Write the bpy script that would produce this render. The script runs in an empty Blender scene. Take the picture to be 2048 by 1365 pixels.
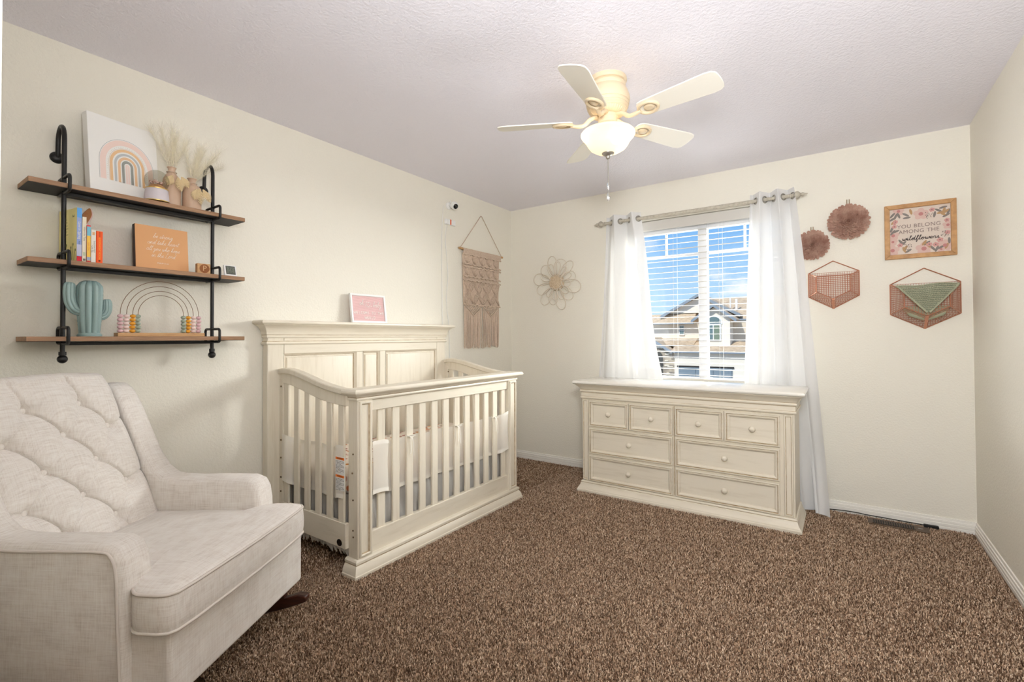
import bpy, bmesh, math, random
import numpy as np
from mathutils import Vector, Matrix
rnd = random.Random(11)
sc = bpy.context.scene
COL = sc.collection
PI = math.pi
def rad(a): return a * PI / 180
def L1(c):
    c = c / 255.0
    return c / 12.92 if c <= 0.04045 else ((c + 0.055) / 1.055) ** 2.4
def S(r, g, b): return (L1(r), L1(g), L1(b), 1.0)

# ------------------------------------------------------------------ camera
YAW, PIT, ROL, HC = 0.6076, 0.0147265, -0.00416945, 1.17966
cam_d = bpy.data.cameras.new('camera'); cam = bpy.data.objects.new('camera', cam_d); COL.objects.link(cam)
_d = Vector((-math.sin(YAW), math.cos(YAW), 0)); _r = Vector((math.cos(YAW), math.sin(YAW), 0)); _z = Vector((0, 0, 1))
_f = _d * math.cos(PIT) + _z * math.sin(PIT); _u = -_d * math.sin(PIT) + _z * math.cos(PIT)
_rr = _r * math.cos(ROL) + _u * math.sin(ROL); _uu = -_r * math.sin(ROL) + _u * math.cos(ROL)
M = Matrix.Identity(4)
for i in range(3):
    M[i][0] = _rr[i]; M[i][1] = _uu[i]; M[i][2] = -_f[i]
M[2][3] = HC
cam.matrix_world = M
cam_d.sensor_width = 36; cam_d.lens = 950.85 / 2048 * 36
cam_d.shift_y = -0.01055; cam_d.clip_start = 0.02; cam_d.clip_end = 500
sc.camera = cam

# ------------------------------------------------------------------ exposure, world, sun, lights
sc.view_settings.view_transform = 'Standard'; sc.view_settings.look = 'None'
sc.view_settings.gamma = 1; sc.view_settings.use_curve_mapping = False
sc.view_settings.exposure = 0.0
sc.cycles.diffuse_bounces = 6; sc.cycles.max_bounces = 12; sc.cycles.transparent_max_bounces = 24
sc.cycles.sample_clamp_indirect = 6
try:
    sc.cycles.use_denoising = True
except Exception:
    pass
W = bpy.data.worlds.new('sky'); sc.world = W; W.use_nodes = True
nt = W.node_tree; nt.nodes.clear()
def N(t, kind, **kw):
    n = t.nodes.new(kind)
    for k, v in kw.items():
        if k == 'op': n.operation = v
        elif k == 'blend': n.blend_type = v
        else: n.inputs[k].default_value = v
    return n
def ramp(t, fac, stops):
    r = t.nodes.new('ShaderNodeValToRGB'); e = r.color_ramp.elements
    while len(e) < len(stops): e.new(0.5)
    for q, (p, c) in zip(e, stops): q.position = p; q.color = c
    t.links.new(fac, r.inputs[0]); return r.outputs[0]
tc = nt.nodes.new('ShaderNodeTexCoord'); sp = nt.nodes.new('ShaderNodeSeparateXYZ')
nt.links.new(tc.outputs['Generated'], sp.inputs[0])
sky = ramp(nt, sp.outputs[2], [(0.0, S(214, 232, 248)), (0.06, S(188, 221, 248)), (0.22, S(116, 178, 240)), (0.6, S(70, 135, 215))])
mp = nt.nodes.new('ShaderNodeMapping'); mp.inputs['Scale'].default_value = (1.0, 1.0, 2.6)
nt.links.new(tc.outputs['Generated'], mp.inputs[0])
nz = N(nt, 'ShaderNodeTexNoise', Scale=4.2, Detail=7.0, Roughness=0.6); nt.links.new(mp.outputs[0], nz.inputs['Vector'])
cl = ramp(nt, nz.outputs[0], [(0.52, (0, 0, 0, 1)), (0.66, (1, 1, 1, 1))])
mx = nt.nodes.new('ShaderNodeMixRGB'); nt.links.new(cl, mx.inputs[0]); nt.links.new(sky, mx.inputs[1]); mx.inputs[2].default_value = S(250, 251, 253)
bg = nt.nodes.new('ShaderNodeBackground'); nt.links.new(mx.outputs[0], bg.inputs[0]); bg.inputs[1].default_value = 1.15
wo = nt.nodes.new('ShaderNodeOutputWorld'); nt.links.new(bg.outputs[0], wo.inputs[0])

def light(name, kind, loc, energy, color=(1, 1, 1), target=None, size=None, size_y=None, radius=None, angle=None):
    d = bpy.data.lights.new(name, kind); o = bpy.data.objects.new(name, d); COL.objects.link(o)
    o.location = loc; d.energy = energy; d.color = color
    if target is not None:
        o.rotation_euler = (Vector(target) - Vector(loc)).to_track_quat('-Z', 'Y').to_euler()
    if kind == 'AREA':
        d.size = size
        if size_y: d.shape = 'RECTANGLE'; d.size_y = size_y
    if radius is not None: d.shadow_soft_size = radius
    if angle is not None: d.angle = angle
    return o
light('sun', 'SUN', (-8, -12, 20), 4.2, (1.0, 0.95, 0.87), target=(-2, 6, 0), angle=rad(0.6))
# area lamps added out of view to brighten the room
light('window_fill', 'AREA', (1.5, 6.2, 2.8), 1400, (1.0, 0.99, 0.97), target=(-1.6, 2.0, 0.9), size=2.4, size_y=2.0)  # added lamp outside, right of the opening, standing in for sky light
light('window_fill', 'AREA', (-3.4, 5.6, 2.2), 330, (1.0, 0.99, 0.97), target=(0.0, 2.4, 1.0), size=1.9, size_y=2.0)  # second added lamp, from the left, lifting the right wall
light('ground_bounce_fill', 'AREA', (-0.75, 6.5, 0.12), 125, (1.0, 0.985, 0.97), target=(-0.9, 2.0, 2.1), size=2.4, size_y=0.8)  # added lamp hidden below the sill line, standing in for ground bounce
light('hall_fill', 'AREA', (0.05, -0.75, 1.75), 26, (0.98, 0.99, 1.0), target=(-1.5, 2.0, 1.2), size=0.8, size_y=1.4)  # added fill shining through the doorway from behind the camera
light('ceiling_fill', 'AREA', (0.05, 0.14, 1.72), 53, (0.97, 0.985, 1.0), target=(0.0, 1.2, 2.44), size=0.35, size_y=0.35)  # added up-facing fill that brightens the ceiling

# ------------------------------------------------------------------ material helpers
MATS = {}
def mat(name, col, rough=0.55, metal=0.0, var=None, bump=None, spec=0.4, coat=0.0, trans=0.0, emit=None, sheen=0.0, stretch=None):
    """var=(scale, second colour, low, high)  bump=(scale, strength, distance)"""
    m = bpy.data.materials.new(name); m.use_nodes = True; t = m.node_tree; b = t.nodes['Principled BSDF']
    b.inputs['Base Color'].default_value = col; b.inputs['Roughness'].default_value = rough
    b.inputs['Metallic'].default_value = metal; b.inputs['Specular IOR Level'].default_value = spec
    b.inputs['Coat Weight'].default_value = coat
    if sheen: b.inputs['Sheen Weight'].default_value = sheen
    if trans: b.inputs['Transmission Weight'].default_value = trans
    if emit: b.inputs['Emission Color'].default_value = emit[0]; b.inputs['Emission Strength'].default_value = emit[1]
    tcn = t.nodes.new('ShaderNodeTexCoord'); vec = tcn.outputs['Object']
    if stretch:
        mpn = t.nodes.new('ShaderNodeMapping'); mpn.inputs['Scale'].default_value = stretch
        t.links.new(vec, mpn.inputs[0]); vec = mpn.outputs[0]
    if var:
        n = N(t, 'ShaderNodeTexNoise', Scale=var[0], Detail=5.0, Roughness=0.6); t.links.new(vec, n.inputs['Vector'])
        c = ramp(t, n.outputs[0], [(var[2], col), (var[3], var[1])]); t.links.new(c, b.inputs['Base Color'])
    if bump:
        n2 = N(t, 'ShaderNodeTexNoise', Scale=bump[0], Detail=3.0, Roughness=0.55); t.links.new(tcn.outputs['Object'], n2.inputs['Vector'])
        bp = N(t, 'ShaderNodeBump', Strength=bump[1], Distance=bump[2]); t.links.new(n2.outputs[0], bp.inputs['Height'])
        t.links.new(bp.outputs[0], b.inputs['Normal'])
    MATS[name] = m
    return m
wall_m = mat('wall_paint', S(235, 231, 219), 0.7, bump=(95, 0.55, 0.004), spec=0.25)
ceil_m = mat('ceiling_paint', S(238, 236, 245), 0.8, bump=(85, 0.7, 0.005), spec=0.2)
trim_m = mat('white_trim', S(238, 235, 228), 0.4, spec=0.4)
vinyl_m = mat('white_vinyl', S(214, 215, 219), 0.35)
slat_m = mat('blind_slat', S(206, 203, 197), 0.4)
cream_m = mat('cream_paint', S(227, 219, 202), 0.38, var=(4, S(212, 202, 182), 0.50, 0.80), spec=0.4, stretch=(9.0, 9.0, 0.8))
creamh_m = mat('cream_paint_lengthwise', S(227, 219, 202), 0.38, var=(4, S(211, 201, 181), 0.50, 0.82), spec=0.4, stretch=(0.9, 0.9, 9.0))
glaze_m = mat('brown_glaze', S(166, 144, 112), 0.5, var=(24, S(202, 188, 160), 0.4, 0.7))
topw_m = mat('dresser_top_lightened', S(240, 236, 227), 0.14, spec=0.7, coat=0.4)  # paler than the body: window reflection put into the colour
black_m = mat('black_iron', S(26, 25, 25), 0.42, metal=0.3, spec=0.5)
dark_m = mat('matte_black', S(22, 21, 21), 0.6)
walnut_m = mat('walnut_board', S(164, 128, 98), 0.55, var=(9, S(128, 96, 70), 0.35, 0.75), stretch=(14, 1.2, 14))
lightwood_m = mat('light_wood', S(204, 163, 116), 0.5, var=(8, S(178, 134, 88), 0.35, 0.75), stretch=(12, 2, 12))
framewood_m = mat('oak_frame', S(196, 150, 98), 0.5, var=(7, S(160, 116, 70), 0.4, 0.75), stretch=(3, 3, 3))
darkwood_m = mat('dark_cherry_wood', S(66, 34, 24), 0.3, var=(8, S(40, 20, 15), 0.35, 0.75), spec=0.5, stretch=(2, 12, 12))
white_m = mat('white_plastic', S(236, 236, 234), 0.35)
canvas_m = mat('white_canvas', S(240, 239, 236), 0.6, bump=(400, 0.1, 0.001))
copper_m = mat('copper_wire', S(196, 138, 112), 0.35, metal=0.55)
terr_m = mat('terracotta_glaze', S(202, 174, 150), 0.45, var=(7, S(188, 156, 130), 0.4, 0.8))
sage_m = mat('sage_ceramic', S(142, 166, 164), 0.32, var=(5, S(128, 152, 150), 0.4, 0.7), spec=0.5)
steel_m = mat('brushed_nickel', S(170, 166, 158), 0.35, metal=0.8)
fanm = mat('fan_enamel', S(220, 202, 172), 0.4)
blade_m = mat('fan_blade_white', S(240, 236, 226), 0.45)
cotton_m = mat('cotton_cord', S(212, 193, 175), 0.9, var=(60, S(196, 174, 154), 0.35, 0.7), bump=(220, 0.4, 0.003), spec=0.1)
cane_m = mat('pale_cane', S(224, 214, 198), 0.6)
canec_m = mat('woven_cane', S(216, 198, 172), 0.8, var=(120, S(182, 158, 128), 0.4, 0.65))
petal_m = mat('dusty_pink_petal', S(204, 170, 152), 0.8, var=(18, S(166, 124, 108), 0.35, 0.65), spec=0.2)
twig_m = mat('twig', S(150, 128, 96), 0.8)
sagek_m = mat('sage_knit', S(166, 168, 144), 0.95, spec=0.1)
bronze_m = mat('vent_bronze', S(92, 72, 54), 0.45, metal=0.4)
rodm = mat('rod_grey_beige', S(196, 190, 176), 0.5, var=(60, S(172, 164, 148), 0.4, 0.7))

def linen():
    m = bpy.data.materials.new('oatmeal_linen'); m.use_nodes = True; t = m.node_tree; b = t.nodes['Principled BSDF']
    b.inputs['Roughness'].default_value = 0.92; b.inputs['Specular IOR Level'].default_value = 0.15; b.inputs['Sheen Weight'].default_value = 0.15
    tcn = t.nodes.new('ShaderNodeTexCoord'); outs = []
    for st in ((14, 14, 420), (420, 14, 18), (14, 420, 18)):
        mpn = t.nodes.new('ShaderNodeMapping'); mpn.inputs['Scale'].default_value = st; t.links.new(tcn.outputs['Object'], mpn.inputs[0])
        n = N(t, 'ShaderNodeTexNoise', Scale=1.0, Detail=4.0, Roughness=0.6); t.links.new(mpn.outputs[0], n.inputs['Vector']); outs.append(n.outputs[0])
    a = N(t, 'ShaderNodeMath', op='ADD'); t.links.new(outs[0], a.inputs[0]); t.links.new(outs[1], a.inputs[1])
    a2 = N(t, 'ShaderNodeMath', op='ADD'); t.links.new(a.outputs[0], a2.inputs[0]); t.links.new(outs[2], a2.inputs[1])
    a3 = N(t, 'ShaderNodeMath', op='MULTIPLY'); t.links.new(a2.outputs[0], a3.inputs[0]); a3.inputs[1].default_value = 1 / 3
    c = ramp(t, a3.outputs[0], [(0.36, S(210, 201, 192)), (0.5, S(230, 224, 217)), (0.64, S(240, 237, 232))])
    t.links.new(c, b.inputs['Base Color'])
    bp = N(t, 'ShaderNodeBump', Strength=0.25, Distance=0.002); t.links.new(a3.outputs[0], bp.inputs['Height']); t.links.new(bp.outputs[0], b.inputs['Normal'])
    return m
linen_m = linen()
piping_m = mat('linen_piping', S(220, 212, 203), 0.9, spec=0.1)

def cloth(name, col, transl=0.5, transp=0.0):
    m = bpy.data.materials.new(name); m.use_nodes = True; t = m.node_tree; t.nodes.clear()
    o = t.nodes.new('ShaderNodeOutputMaterial'); d = N(t, 'ShaderNodeBsdfDiffuse', Color=col); tr = N(t, 'ShaderNodeBsdfTranslucent', Color=col)
    mx1 = t.nodes.new('ShaderNodeMixShader'); mx1.inputs[0].default_value = transl
    t.links.new(d.outputs[0], mx1.inputs[1]); t.links.new(tr.outputs[0], mx1.inputs[2]); last = mx1
    if transp:
        tp = t.nodes.new('ShaderNodeBsdfTransparent'); mx2 = t.nodes.new('ShaderNodeMixShader'); mx2.inputs[0].default_value = transp
        t.links.new(mx1.outputs[0], mx2.inputs[1]); t.links.new(tp.outputs[0], mx2.inputs[2]); last = mx2
    t.links.new(last.outputs[0], o.inputs[0]); return m
sheer_m = cloth('white_sheer', S(234, 234, 234), 0.14, 0.08)
mesh_m = cloth('cream_bumper_mesh', S(248, 244, 236), 0.35, 0.03)
plume_m = cloth('pampas_plume', S(250, 246, 232), 0.5, 0.35)

def glassy(name, col, rough=0.0, transp=0.9):
    m = bpy.data.materials.new(name); m.use_nodes = True; t = m.node_tree; t.nodes.clear()
    o = t.nodes.new('ShaderNodeOutputMaterial'); tp = N(t, 'ShaderNodeBsdfTransparent', Color=col); g = N(t, 'ShaderNodeBsdfGlossy', Roughness=rough)
    mx1 = t.nodes.new('ShaderNodeMixShader'); fr = N(t, 'ShaderNodeLayerWeight', Blend=0.5); pw = N(t, 'ShaderNodeMath', op='POWER'); pw.inputs[1].default_value = 4.0; ml = N(t, 'ShaderNodeMath', op='MULTIPLY_ADD'); ml.inputs[1].default_value = 0.5; ml.inputs[2].default_value = 0.03
    t.links.new(fr.outputs['Facing'], pw.inputs[0]); t.links.new(pw.outputs[0], ml.inputs[0]); t.links.new(ml.outputs[0], mx1.inputs[0])
    t.links.new(tp.outputs[0], mx1.inputs[1]); t.links.new(g.outputs[0], mx1.inputs[2]); t.links.new(mx1.outputs[0], o.inputs[0]); return m
pane_m = glassy('window_glass', (0.97, 0.985, 0.98, 1))
globe_m = glassy('globe_glass', (0.84, 0.84, 0.80, 1), 0.03)
crystal_m = mat('crystal', (0.95, 0.95, 0.95, 1), 0.05, trans=0.9)
def frosted():
    m = bpy.data.materials.new('frosted_bowl'); m.use_nodes = True; t = m.node_tree; t.nodes.clear()
    o = t.nodes.new('ShaderNodeOutputMaterial'); d = N(t, 'ShaderNodeBsdfDiffuse', Color=S(246, 236, 216)); tr = N(t, 'ShaderNodeBsdfTranslucent', Color=S(255, 240, 214))
    mx1 = t.nodes.new('ShaderNodeMixShader'); mx1.inputs[0].default_value = 0.55
    t.links.new(d.outputs[0], mx1.inputs[1]); t.links.new(tr.outputs[0], mx1.inputs[2])
    g = N(t, 'ShaderNodeBsdfTransparent'); mx2 = t.nodes.new('ShaderNodeMixShader'); mx2.inputs[0].default_value = 0.12
    t.links.new(mx1.outputs[0], mx2.inputs[1]); t.links.new(g.outputs[0], mx2.inputs[2]); t.links.new(mx2.outputs[0], o.inputs[0]); return m
frost_m = frosted()
_flat = {}
def flat(r, g, b, rough=0.6):
    k = (r, g, b, rough)
    if k not in _flat: _flat[k] = mat('paint_%d_%d_%d' % (r, g, b), S(r, g, b), rough)
    return _flat[k]

# ------------------------------------------------------------------ geometry helpers
class Geo:
    def __init__(s): s.v = []; s.f = []; s.mi = []; s.cur = 0
    def add(s, vs, fs):
        b = len(s.v); s.v.extend([tuple(q) for q in vs])
        for f in fs: s.f.append(tuple(b + i for i in f)); s.mi.append(s.cur)
        return s
    def box(s, x0, x1, y0, y1, z0, z1):
        return s.add([(x0, y0, z0), (x1, y0, z0), (x1, y1, z0), (x0, y1, z0), (x0, y0, z1), (x1, y0, z1), (x1, y1, z1), (x0, y1, z1)],
                     [(0, 3, 2, 1), (4, 5, 6, 7), (0, 1, 5, 4), (1, 2, 6, 5), (2, 3, 7, 6), (3, 0, 4, 7)])
    def prism(s, pts, axis, a, b):
        """closed 2D outline extruded along axis between a and b; pts are the other two coordinates in x,y,z order"""
        n = len(pts)
        def P(p, t): return {'x': (t, p[0], p[1]), 'y': (p[0], t, p[1]), 'z': (p[0], p[1], t)}[axis]
        vs = [P(p, a) for p in pts] + [P(p, b) for p in pts]
        fs = [(i, (i + 1) % n, n + (i + 1) % n, n + i) for i in range(n)] + [tuple(range(n))[::-1], tuple(range(n, 2 * n))]
        return s.add(vs, fs)
    def tube(s, pts, r, seg=8, closed=False, caps=True, rz=None):
        pts = [Vector(p) for p in pts]; n = len(pts); rr = r if isinstance(r, (list, tuple)) else [r] * n
        if closed: T = [(pts[(i + 1) % n] - pts[i - 1]).normalized() for i in range(n)]
        else: T = [(pts[min(i + 1, n - 1)] - pts[max(i - 1, 0)]).normalized() for i in range(n)]
        up = Vector((0, 0, 1)) if abs(T[0].z) < 0.9 else Vector((1, 0, 0))
        a = T[0].cross(up).normalized(); vs = []
        for i in range(n):
            a = (a - T[i] * a.dot(T[i]))
            a = a.normalized() if a.length > 1e-6 else T[i].orthogonal().normalized()
            b = T[i].cross(a)
            for k in range(seg):
                q = 2 * PI * k / seg
                vs.append(pts[i] + a * (math.cos(q) * rr[i]) + b * (math.sin(q) * (rr[i] if rz is None else rz)))
        fs = []
        for i in range(n if closed else n - 1):
            j = (i + 1) % n
            for k in range(seg):
                l = (k + 1) % seg; fs.append((i * seg + k, i * seg + l, j * seg + l, j * seg + k))
        if not closed and caps: fs += [tuple(range(seg))[::-1], tuple(range((n - 1) * seg, n * seg))]
        return s.add(vs, fs)
    def lathe(s, prof, seg=24, c=(0, 0, 0), axis='z', flute=None):
        """prof: list of (r, h) along the axis from c"""
        vs = []; n = len(prof)
        for r, h in prof:
            for k in range(seg):
                q = 2 * PI * k / seg; R_ = r * (1 + (flute[1] * abs(math.sin(q * flute[0] / 2)) if flute else 0))
                x, y = R_ * math.cos(q), R_ * math.sin(q)
                p = {'z': (x, y, h), 'y': (x, h, y), 'x': (h, x, y)}[axis]
                vs.append((p[0] + c[0], p[1] + c[1], p[2] + c[2]))
        fs = [(i * seg + k, i * seg + (k + 1) % seg, (i + 1) * seg + (k + 1) % seg, (i + 1) * seg + k) for i in range(n - 1) for k in range(seg)]
        if prof[0][0] > 1e-5: fs.append(tuple(range(seg))[::-1])
        if prof[-1][0] > 1e-5: fs.append(tuple(range((n - 1) * seg, n * seg)))
        return s.add(vs, fs)
    def grid(s, fn, nu, nv, cu=False):
        vs = [fn(i / (nu if cu else nu - 1), j / (nv - 1)) for j in range(nv) for i in range(nu)]
        fs = []
        for j in range(nv - 1):
            for i in range(nu if cu else nu - 1):
                k = (i + 1) % nu; fs.append((j * nu + i, j * nu + k, (j + 1) * nu + k, (j + 1) * nu + i))
        return s.add(vs, fs)
    def ball(s, c, r, seg=12, rings=8, sc3=(1, 1, 1)):
        def fn(u, v):
            a = 2 * PI * u; t = PI * v
            return (c[0] + r * sc3[0] * math.sin(t) * math.cos(a), c[1] + r * sc3[1] * math.sin(t) * math.sin(a), c[2] - r * sc3[2] * math.cos(t))
        return s.grid(fn, seg, rings, cu=True)
    def rings(s, x0, x1, z0, z1, prof, P, fill=True, glaze=()):
        """stepped rectangular frame: prof is a list of (inset, height); P maps (u, v, n) to a point; glaze: ring numbers in the second material"""
        vs = []
        for ins, h in prof:
            for u, v in ((x0 + ins, z0 + ins), (x1 - ins, z0 + ins), (x1 - ins, z1 - ins), (x0 + ins, z1 - ins)): vs.append(P(u, v, h))
        b = len(s.v); s.v.extend(vs)
        for i in range(len(prof) - 1):
            for k in range(4):
                l = (k + 1) % 4; s.f.append((b + i * 4 + k, b + i * 4 + l, b + i * 4 + 4 + l, b + i * 4 + 4 + k)); s.mi.append(1 if i in glaze else 0)
        if fill: n = b + (len(prof) - 1) * 4; s.f.append((n, n + 1, n + 2, n + 3)); s.mi.append(0)
        return s
    def mould(s, prof, x0, x1, y0, y1, front='y-', glaze=()):
        """profile (out, z) swept along left, front, right of a rectangle; closed at the ends and with top and bottom caps"""
        b = len(s.v); m = len(prof)
        for o, z in prof:
            if front == 'y-': q = [(x0 - o, y1), (x0 - o, y0 - o), (x1 + o, y0 - o), (x1 + o, y1)]
            else: q = [(x0, y0 - o), (x1 + o, y0 - o), (x1 + o, y1 + o), (x0, y1 + o)]
            s.v.extend([(a, c, z) for a, c in q])
        for i in range(m - 1):
            for k in range(4):
                l = (k + 1) % 4; s.f.append((b + i * 4 + k, b + i * 4 + l, b + i * 4 + 4 + l, b + i * 4 + 4 + k)); s.mi.append(1 if i in glaze else 0)
        s.f.append((b + 3, b + 2, b + 1, b)); s.mi.append(0)
        n = b + (m - 1) * 4; s.f.append((n, n + 1, n + 2, n + 3)); s.mi.append(0)
        return s
    def build(s, name, m, parent=None, bevel=0, seg=2, smooth=None, off=None, sub=0):
        me = bpy.data.meshes.new(name); vs = s.v
        if off is not None: vs = [(x - off[0], y - off[1], z - off[2]) for x, y, z in vs]
        me.from_pydata(vs, [], s.f); ms = m if isinstance(m, (list, tuple)) else [m]
        for q in ms: me.materials.append(q)
        if len(ms) > 1: me.polygons.foreach_set('material_index', s.mi)
        bm = bmesh.new(); bm.from_mesh(me); bmesh.ops.recalc_face_normals(bm, faces=bm.faces); bm.to_mesh(me); bm.free()
        o = bpy.data.objects.new(name, me); COL.objects.link(o)
        if parent is not None: o.parent = parent
        if bevel:
            b = o.modifiers.new('bevel', 'BEVEL'); b.width = bevel; b.segments = seg; b.limit_method = 'ANGLE'; b.angle_limit = rad(35)
        if sub:
            q = o.modifiers.new('sub', 'SUBSURF'); q.levels = sub; q.render_levels = sub
        if smooth is not None or bevel:
            me.polygons.foreach_set('use_smooth', [True] * len(me.polygons)); me.set_sharp_from_angle(angle=rad(smooth if smooth else 40))
        return o
def G(): return Geo()
def tag(o, label=None, cat=None, group=None, kind=None):
    if label: o['label'] = label
    if cat: o['category'] = cat
    if group: o['group'] = group
    if kind: o['kind'] = kind
    return o
def thing(name, label, cat, loc=(0, 0, 0), rot=(0, 0, 0), group=None):
    o = bpy.data.objects.new(name, None); COL.objects.link(o); o.location = loc; o.rotation_euler = rot; o.empty_display_size = 0.05
    return tag(o, label, cat, group)
def stuff(o): o['kind'] = 'stuff'; return o
def struct(o): o['kind'] = 'structure'; return o
def dup(o, parent=None):
    c = o.copy(); COL.objects.link(c)
    if parent is not None: c.parent = parent
    for ch in list(o.children): dup(ch, c)
    return c
def smoothpts(pts, n=6, closed=False):
    P = [Vector(p) for p in pts]; out = []; m = len(P)
    for i in range(m if closed else m - 1):
        g = (lambda k: P[k % m]) if closed else (lambda k: P[max(0, min(m - 1, k))])
        a, b, c, d = g(i - 1), g(i), g(i + 1), g(i + 2)
        for k in range(n):
            t = k / n
            out.append(0.5 * ((2 * b) + (c - a) * t + (2 * a - 5 * b + 4 * c - d) * t * t + (3 * b - a - 3 * c + d) * t ** 3))
    if not closed: out.append(P[-1])
    return out
def text_geo(body, size, P, depth=0.0008, align='CENTER', spacing=1.0):
    """block lettering as a mesh; P maps (u, v, n) to a point"""
    cu = bpy.data.curves.new('lettering', 'FONT'); cu.body = body; cu.size = size; cu.align_x = align; cu.align_y = 'CENTER'
    cu.extrude = depth / 2; cu.resolution_u = 3; cu.space_character = spacing
    o = bpy.data.objects.new('lettering', cu); COL.objects.link(o)
    dg = bpy.context.evaluated_depsgraph_get(); me = bpy.data.meshes.new_from_object(o.evaluated_get(dg))
    g = Geo(); g.add([P(v.co.x, v.co.y, v.co.z + depth / 2) for v in me.vertices], [tuple(p.vertices) for p in me.polygons])
    bpy.data.objects.remove(o); bpy.data.curves.remove(cu); bpy.data.meshes.remove(me)
    return g
GL = {'a': [(.75, .85), (.4, 1), (.12, .6), (.15, .15), (.45, 0), (.72, .4), (.8, 1), (.75, .3), (.85, .02), (1.05, .25)],
      'b': [(0, .2), (.3, 1.2), (.5, 2.1), (.3, 2.1), (.25, 1.2), (.25, .1), (.5, 0), (.75, .3), (.7, .8), (.45, .75), (.8, .65), (1, .7)],
      'd': [(.7, .85), (.4, 1), (.12, .6), (.15, .15), (.45, 0), (.72, .5), (.9, 2.1), (.78, 1), (.75, .2), (.9, 0), (1.05, .2)],
      'e': [(0, .3), (.4, .5), (.6, .8), (.4, 1), (.15, .7), (.15, .2), (.4, 0), (.8, .25)],
      'f': [(0, .2), (.4, 1.2), (.6, 2.0), (.4, 2.1), (.3, 1.2), (.25, -.8), (.4, -.9), (.5, 0), (.7, .3)],
      'g': [(.7, .85), (.4, 1), (.12, .6), (.2, .1), (.5, .1), (.75, .9), (.7, -.6), (.45, -1), (.25, -.7), (.7, -.1), (1, .25)],
      'h': [(0, .2), (.4, 1.5), (.5, 2.1), (.3, 2), (.2, 1), (.2, 0), (.35, .7), (.6, 1), (.75, .7), (.72, .1), (.85, 0), (1.05, .25)],
      'i': [(0, .2), (.25, 1), (.22, .2), (.35, 0), (.55, .25)],
      'k': [(0, .2), (.4, 1.5), (.5, 2.1), (.3, 2), (.2, 1), (.2, 0), (.3, .6), (.7, 1), (.4, .55), (.6, .1), (.75, 0), (.95, .25)],
      'l': [(0, .2), (.4, 1.5), (.5, 2.1), (.3, 2), (.22, 1), (.25, .1), (.4, 0), (.6, .25)],
      'L': [(.5, 1.7), (.6, 2.1), (.4, 2.1), (.25, 1), (.1, .05), (.5, .1), (1, 0), (1.15, .2)],
      'n': [(0, .2), (.15, 1), (.15, 0), (.3, .8), (.55, 1), (.65, .7), (.65, .1), (.8, 0), (1, .25)],
      'o': [(.5, 1), (.2, .9), (.12, .4), (.3, 0), (.6, .15), (.68, .7), (.5, 1), (.7, .8), (.95, .85)],
      'p': [(0, .2), (.2, 1), (.15, -.9), (.2, .6), (.5, 1), (.72, .6), (.5, .05), (.3, .1), (.7, .1), (.95, .25)],
      'r': [(0, .2), (.2, 1.05), (.3, .9), (.55, .95), (.5, .3), (.6, 0), (.8, .25)],
      's': [(0, .1), (.35, 1), (.5, .6), (.45, .1), (.2, 0), (.6, .1), (.75, .25)],
      't': [(0, .2), (.3, 1.2), (.35, 1.8), (.25, .4), (.35, 0), (.6, .25)],
      'u': [(0, .7), (.12, 1), (.12, .3), (.3, 0), (.55, .3), (.65, 1), (.65, .2), (.8, 0), (1, .25)],
      'w': [(0, .7), (.12, 1), (.15, .2), (.3, 0), (.45, .5), (.5, .9), (.5, .2), (.7, 0), (.9, .5), (.9, 1), (1.1, .85)],
      'y': [(0, .7), (.12, 1), (.15, .4), (.35, .1), (.6, .5), (.68, 1), (.6, -.5), (.4, -1), (.25, -.7), (.65, -.1), (.95, .25)]}
def script_geo(body, xh, r, P, u=0.0, v=0.0, center=True, slant=0.25, wide=1.0, geo=None):
    """joined handwriting; xh is the height of a small letter"""
    g = geo or Geo(); x = 0.0; strokes = []
    for wd in body.split(' '):
        pts = []
        for ch in wd:
            q = GL[ch]; pts += [((x + px * wide + py * slant), py) for px, py in q]
            if ch == 't': strokes.append([(x + .05 + 1.3 * slant, 1.3), (x + .7 + 1.3 * slant, 1.4)])
            if ch == 'i': strokes.append([(x + .3 + 1.5 * slant, 1.5), (x + .36 + 1.5 * slant, 1.55)])
            x += q[-1][0] * wide
        strokes.append(pts); x += 0.6
    off = -(x - 0.6) / 2 if center else 0
    for st in strokes:
        sp_ = smoothpts([(p[0], p[1], 0) for p in st], 4) if len(st) > 2 else [Vector((p[0], p[1], 0)) for p in st]
        g.tube([P(u + (p.x + off) * xh, v + p.y * xh, r * 0.4) for p in sp_], r, seg=4)
    return g
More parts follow.
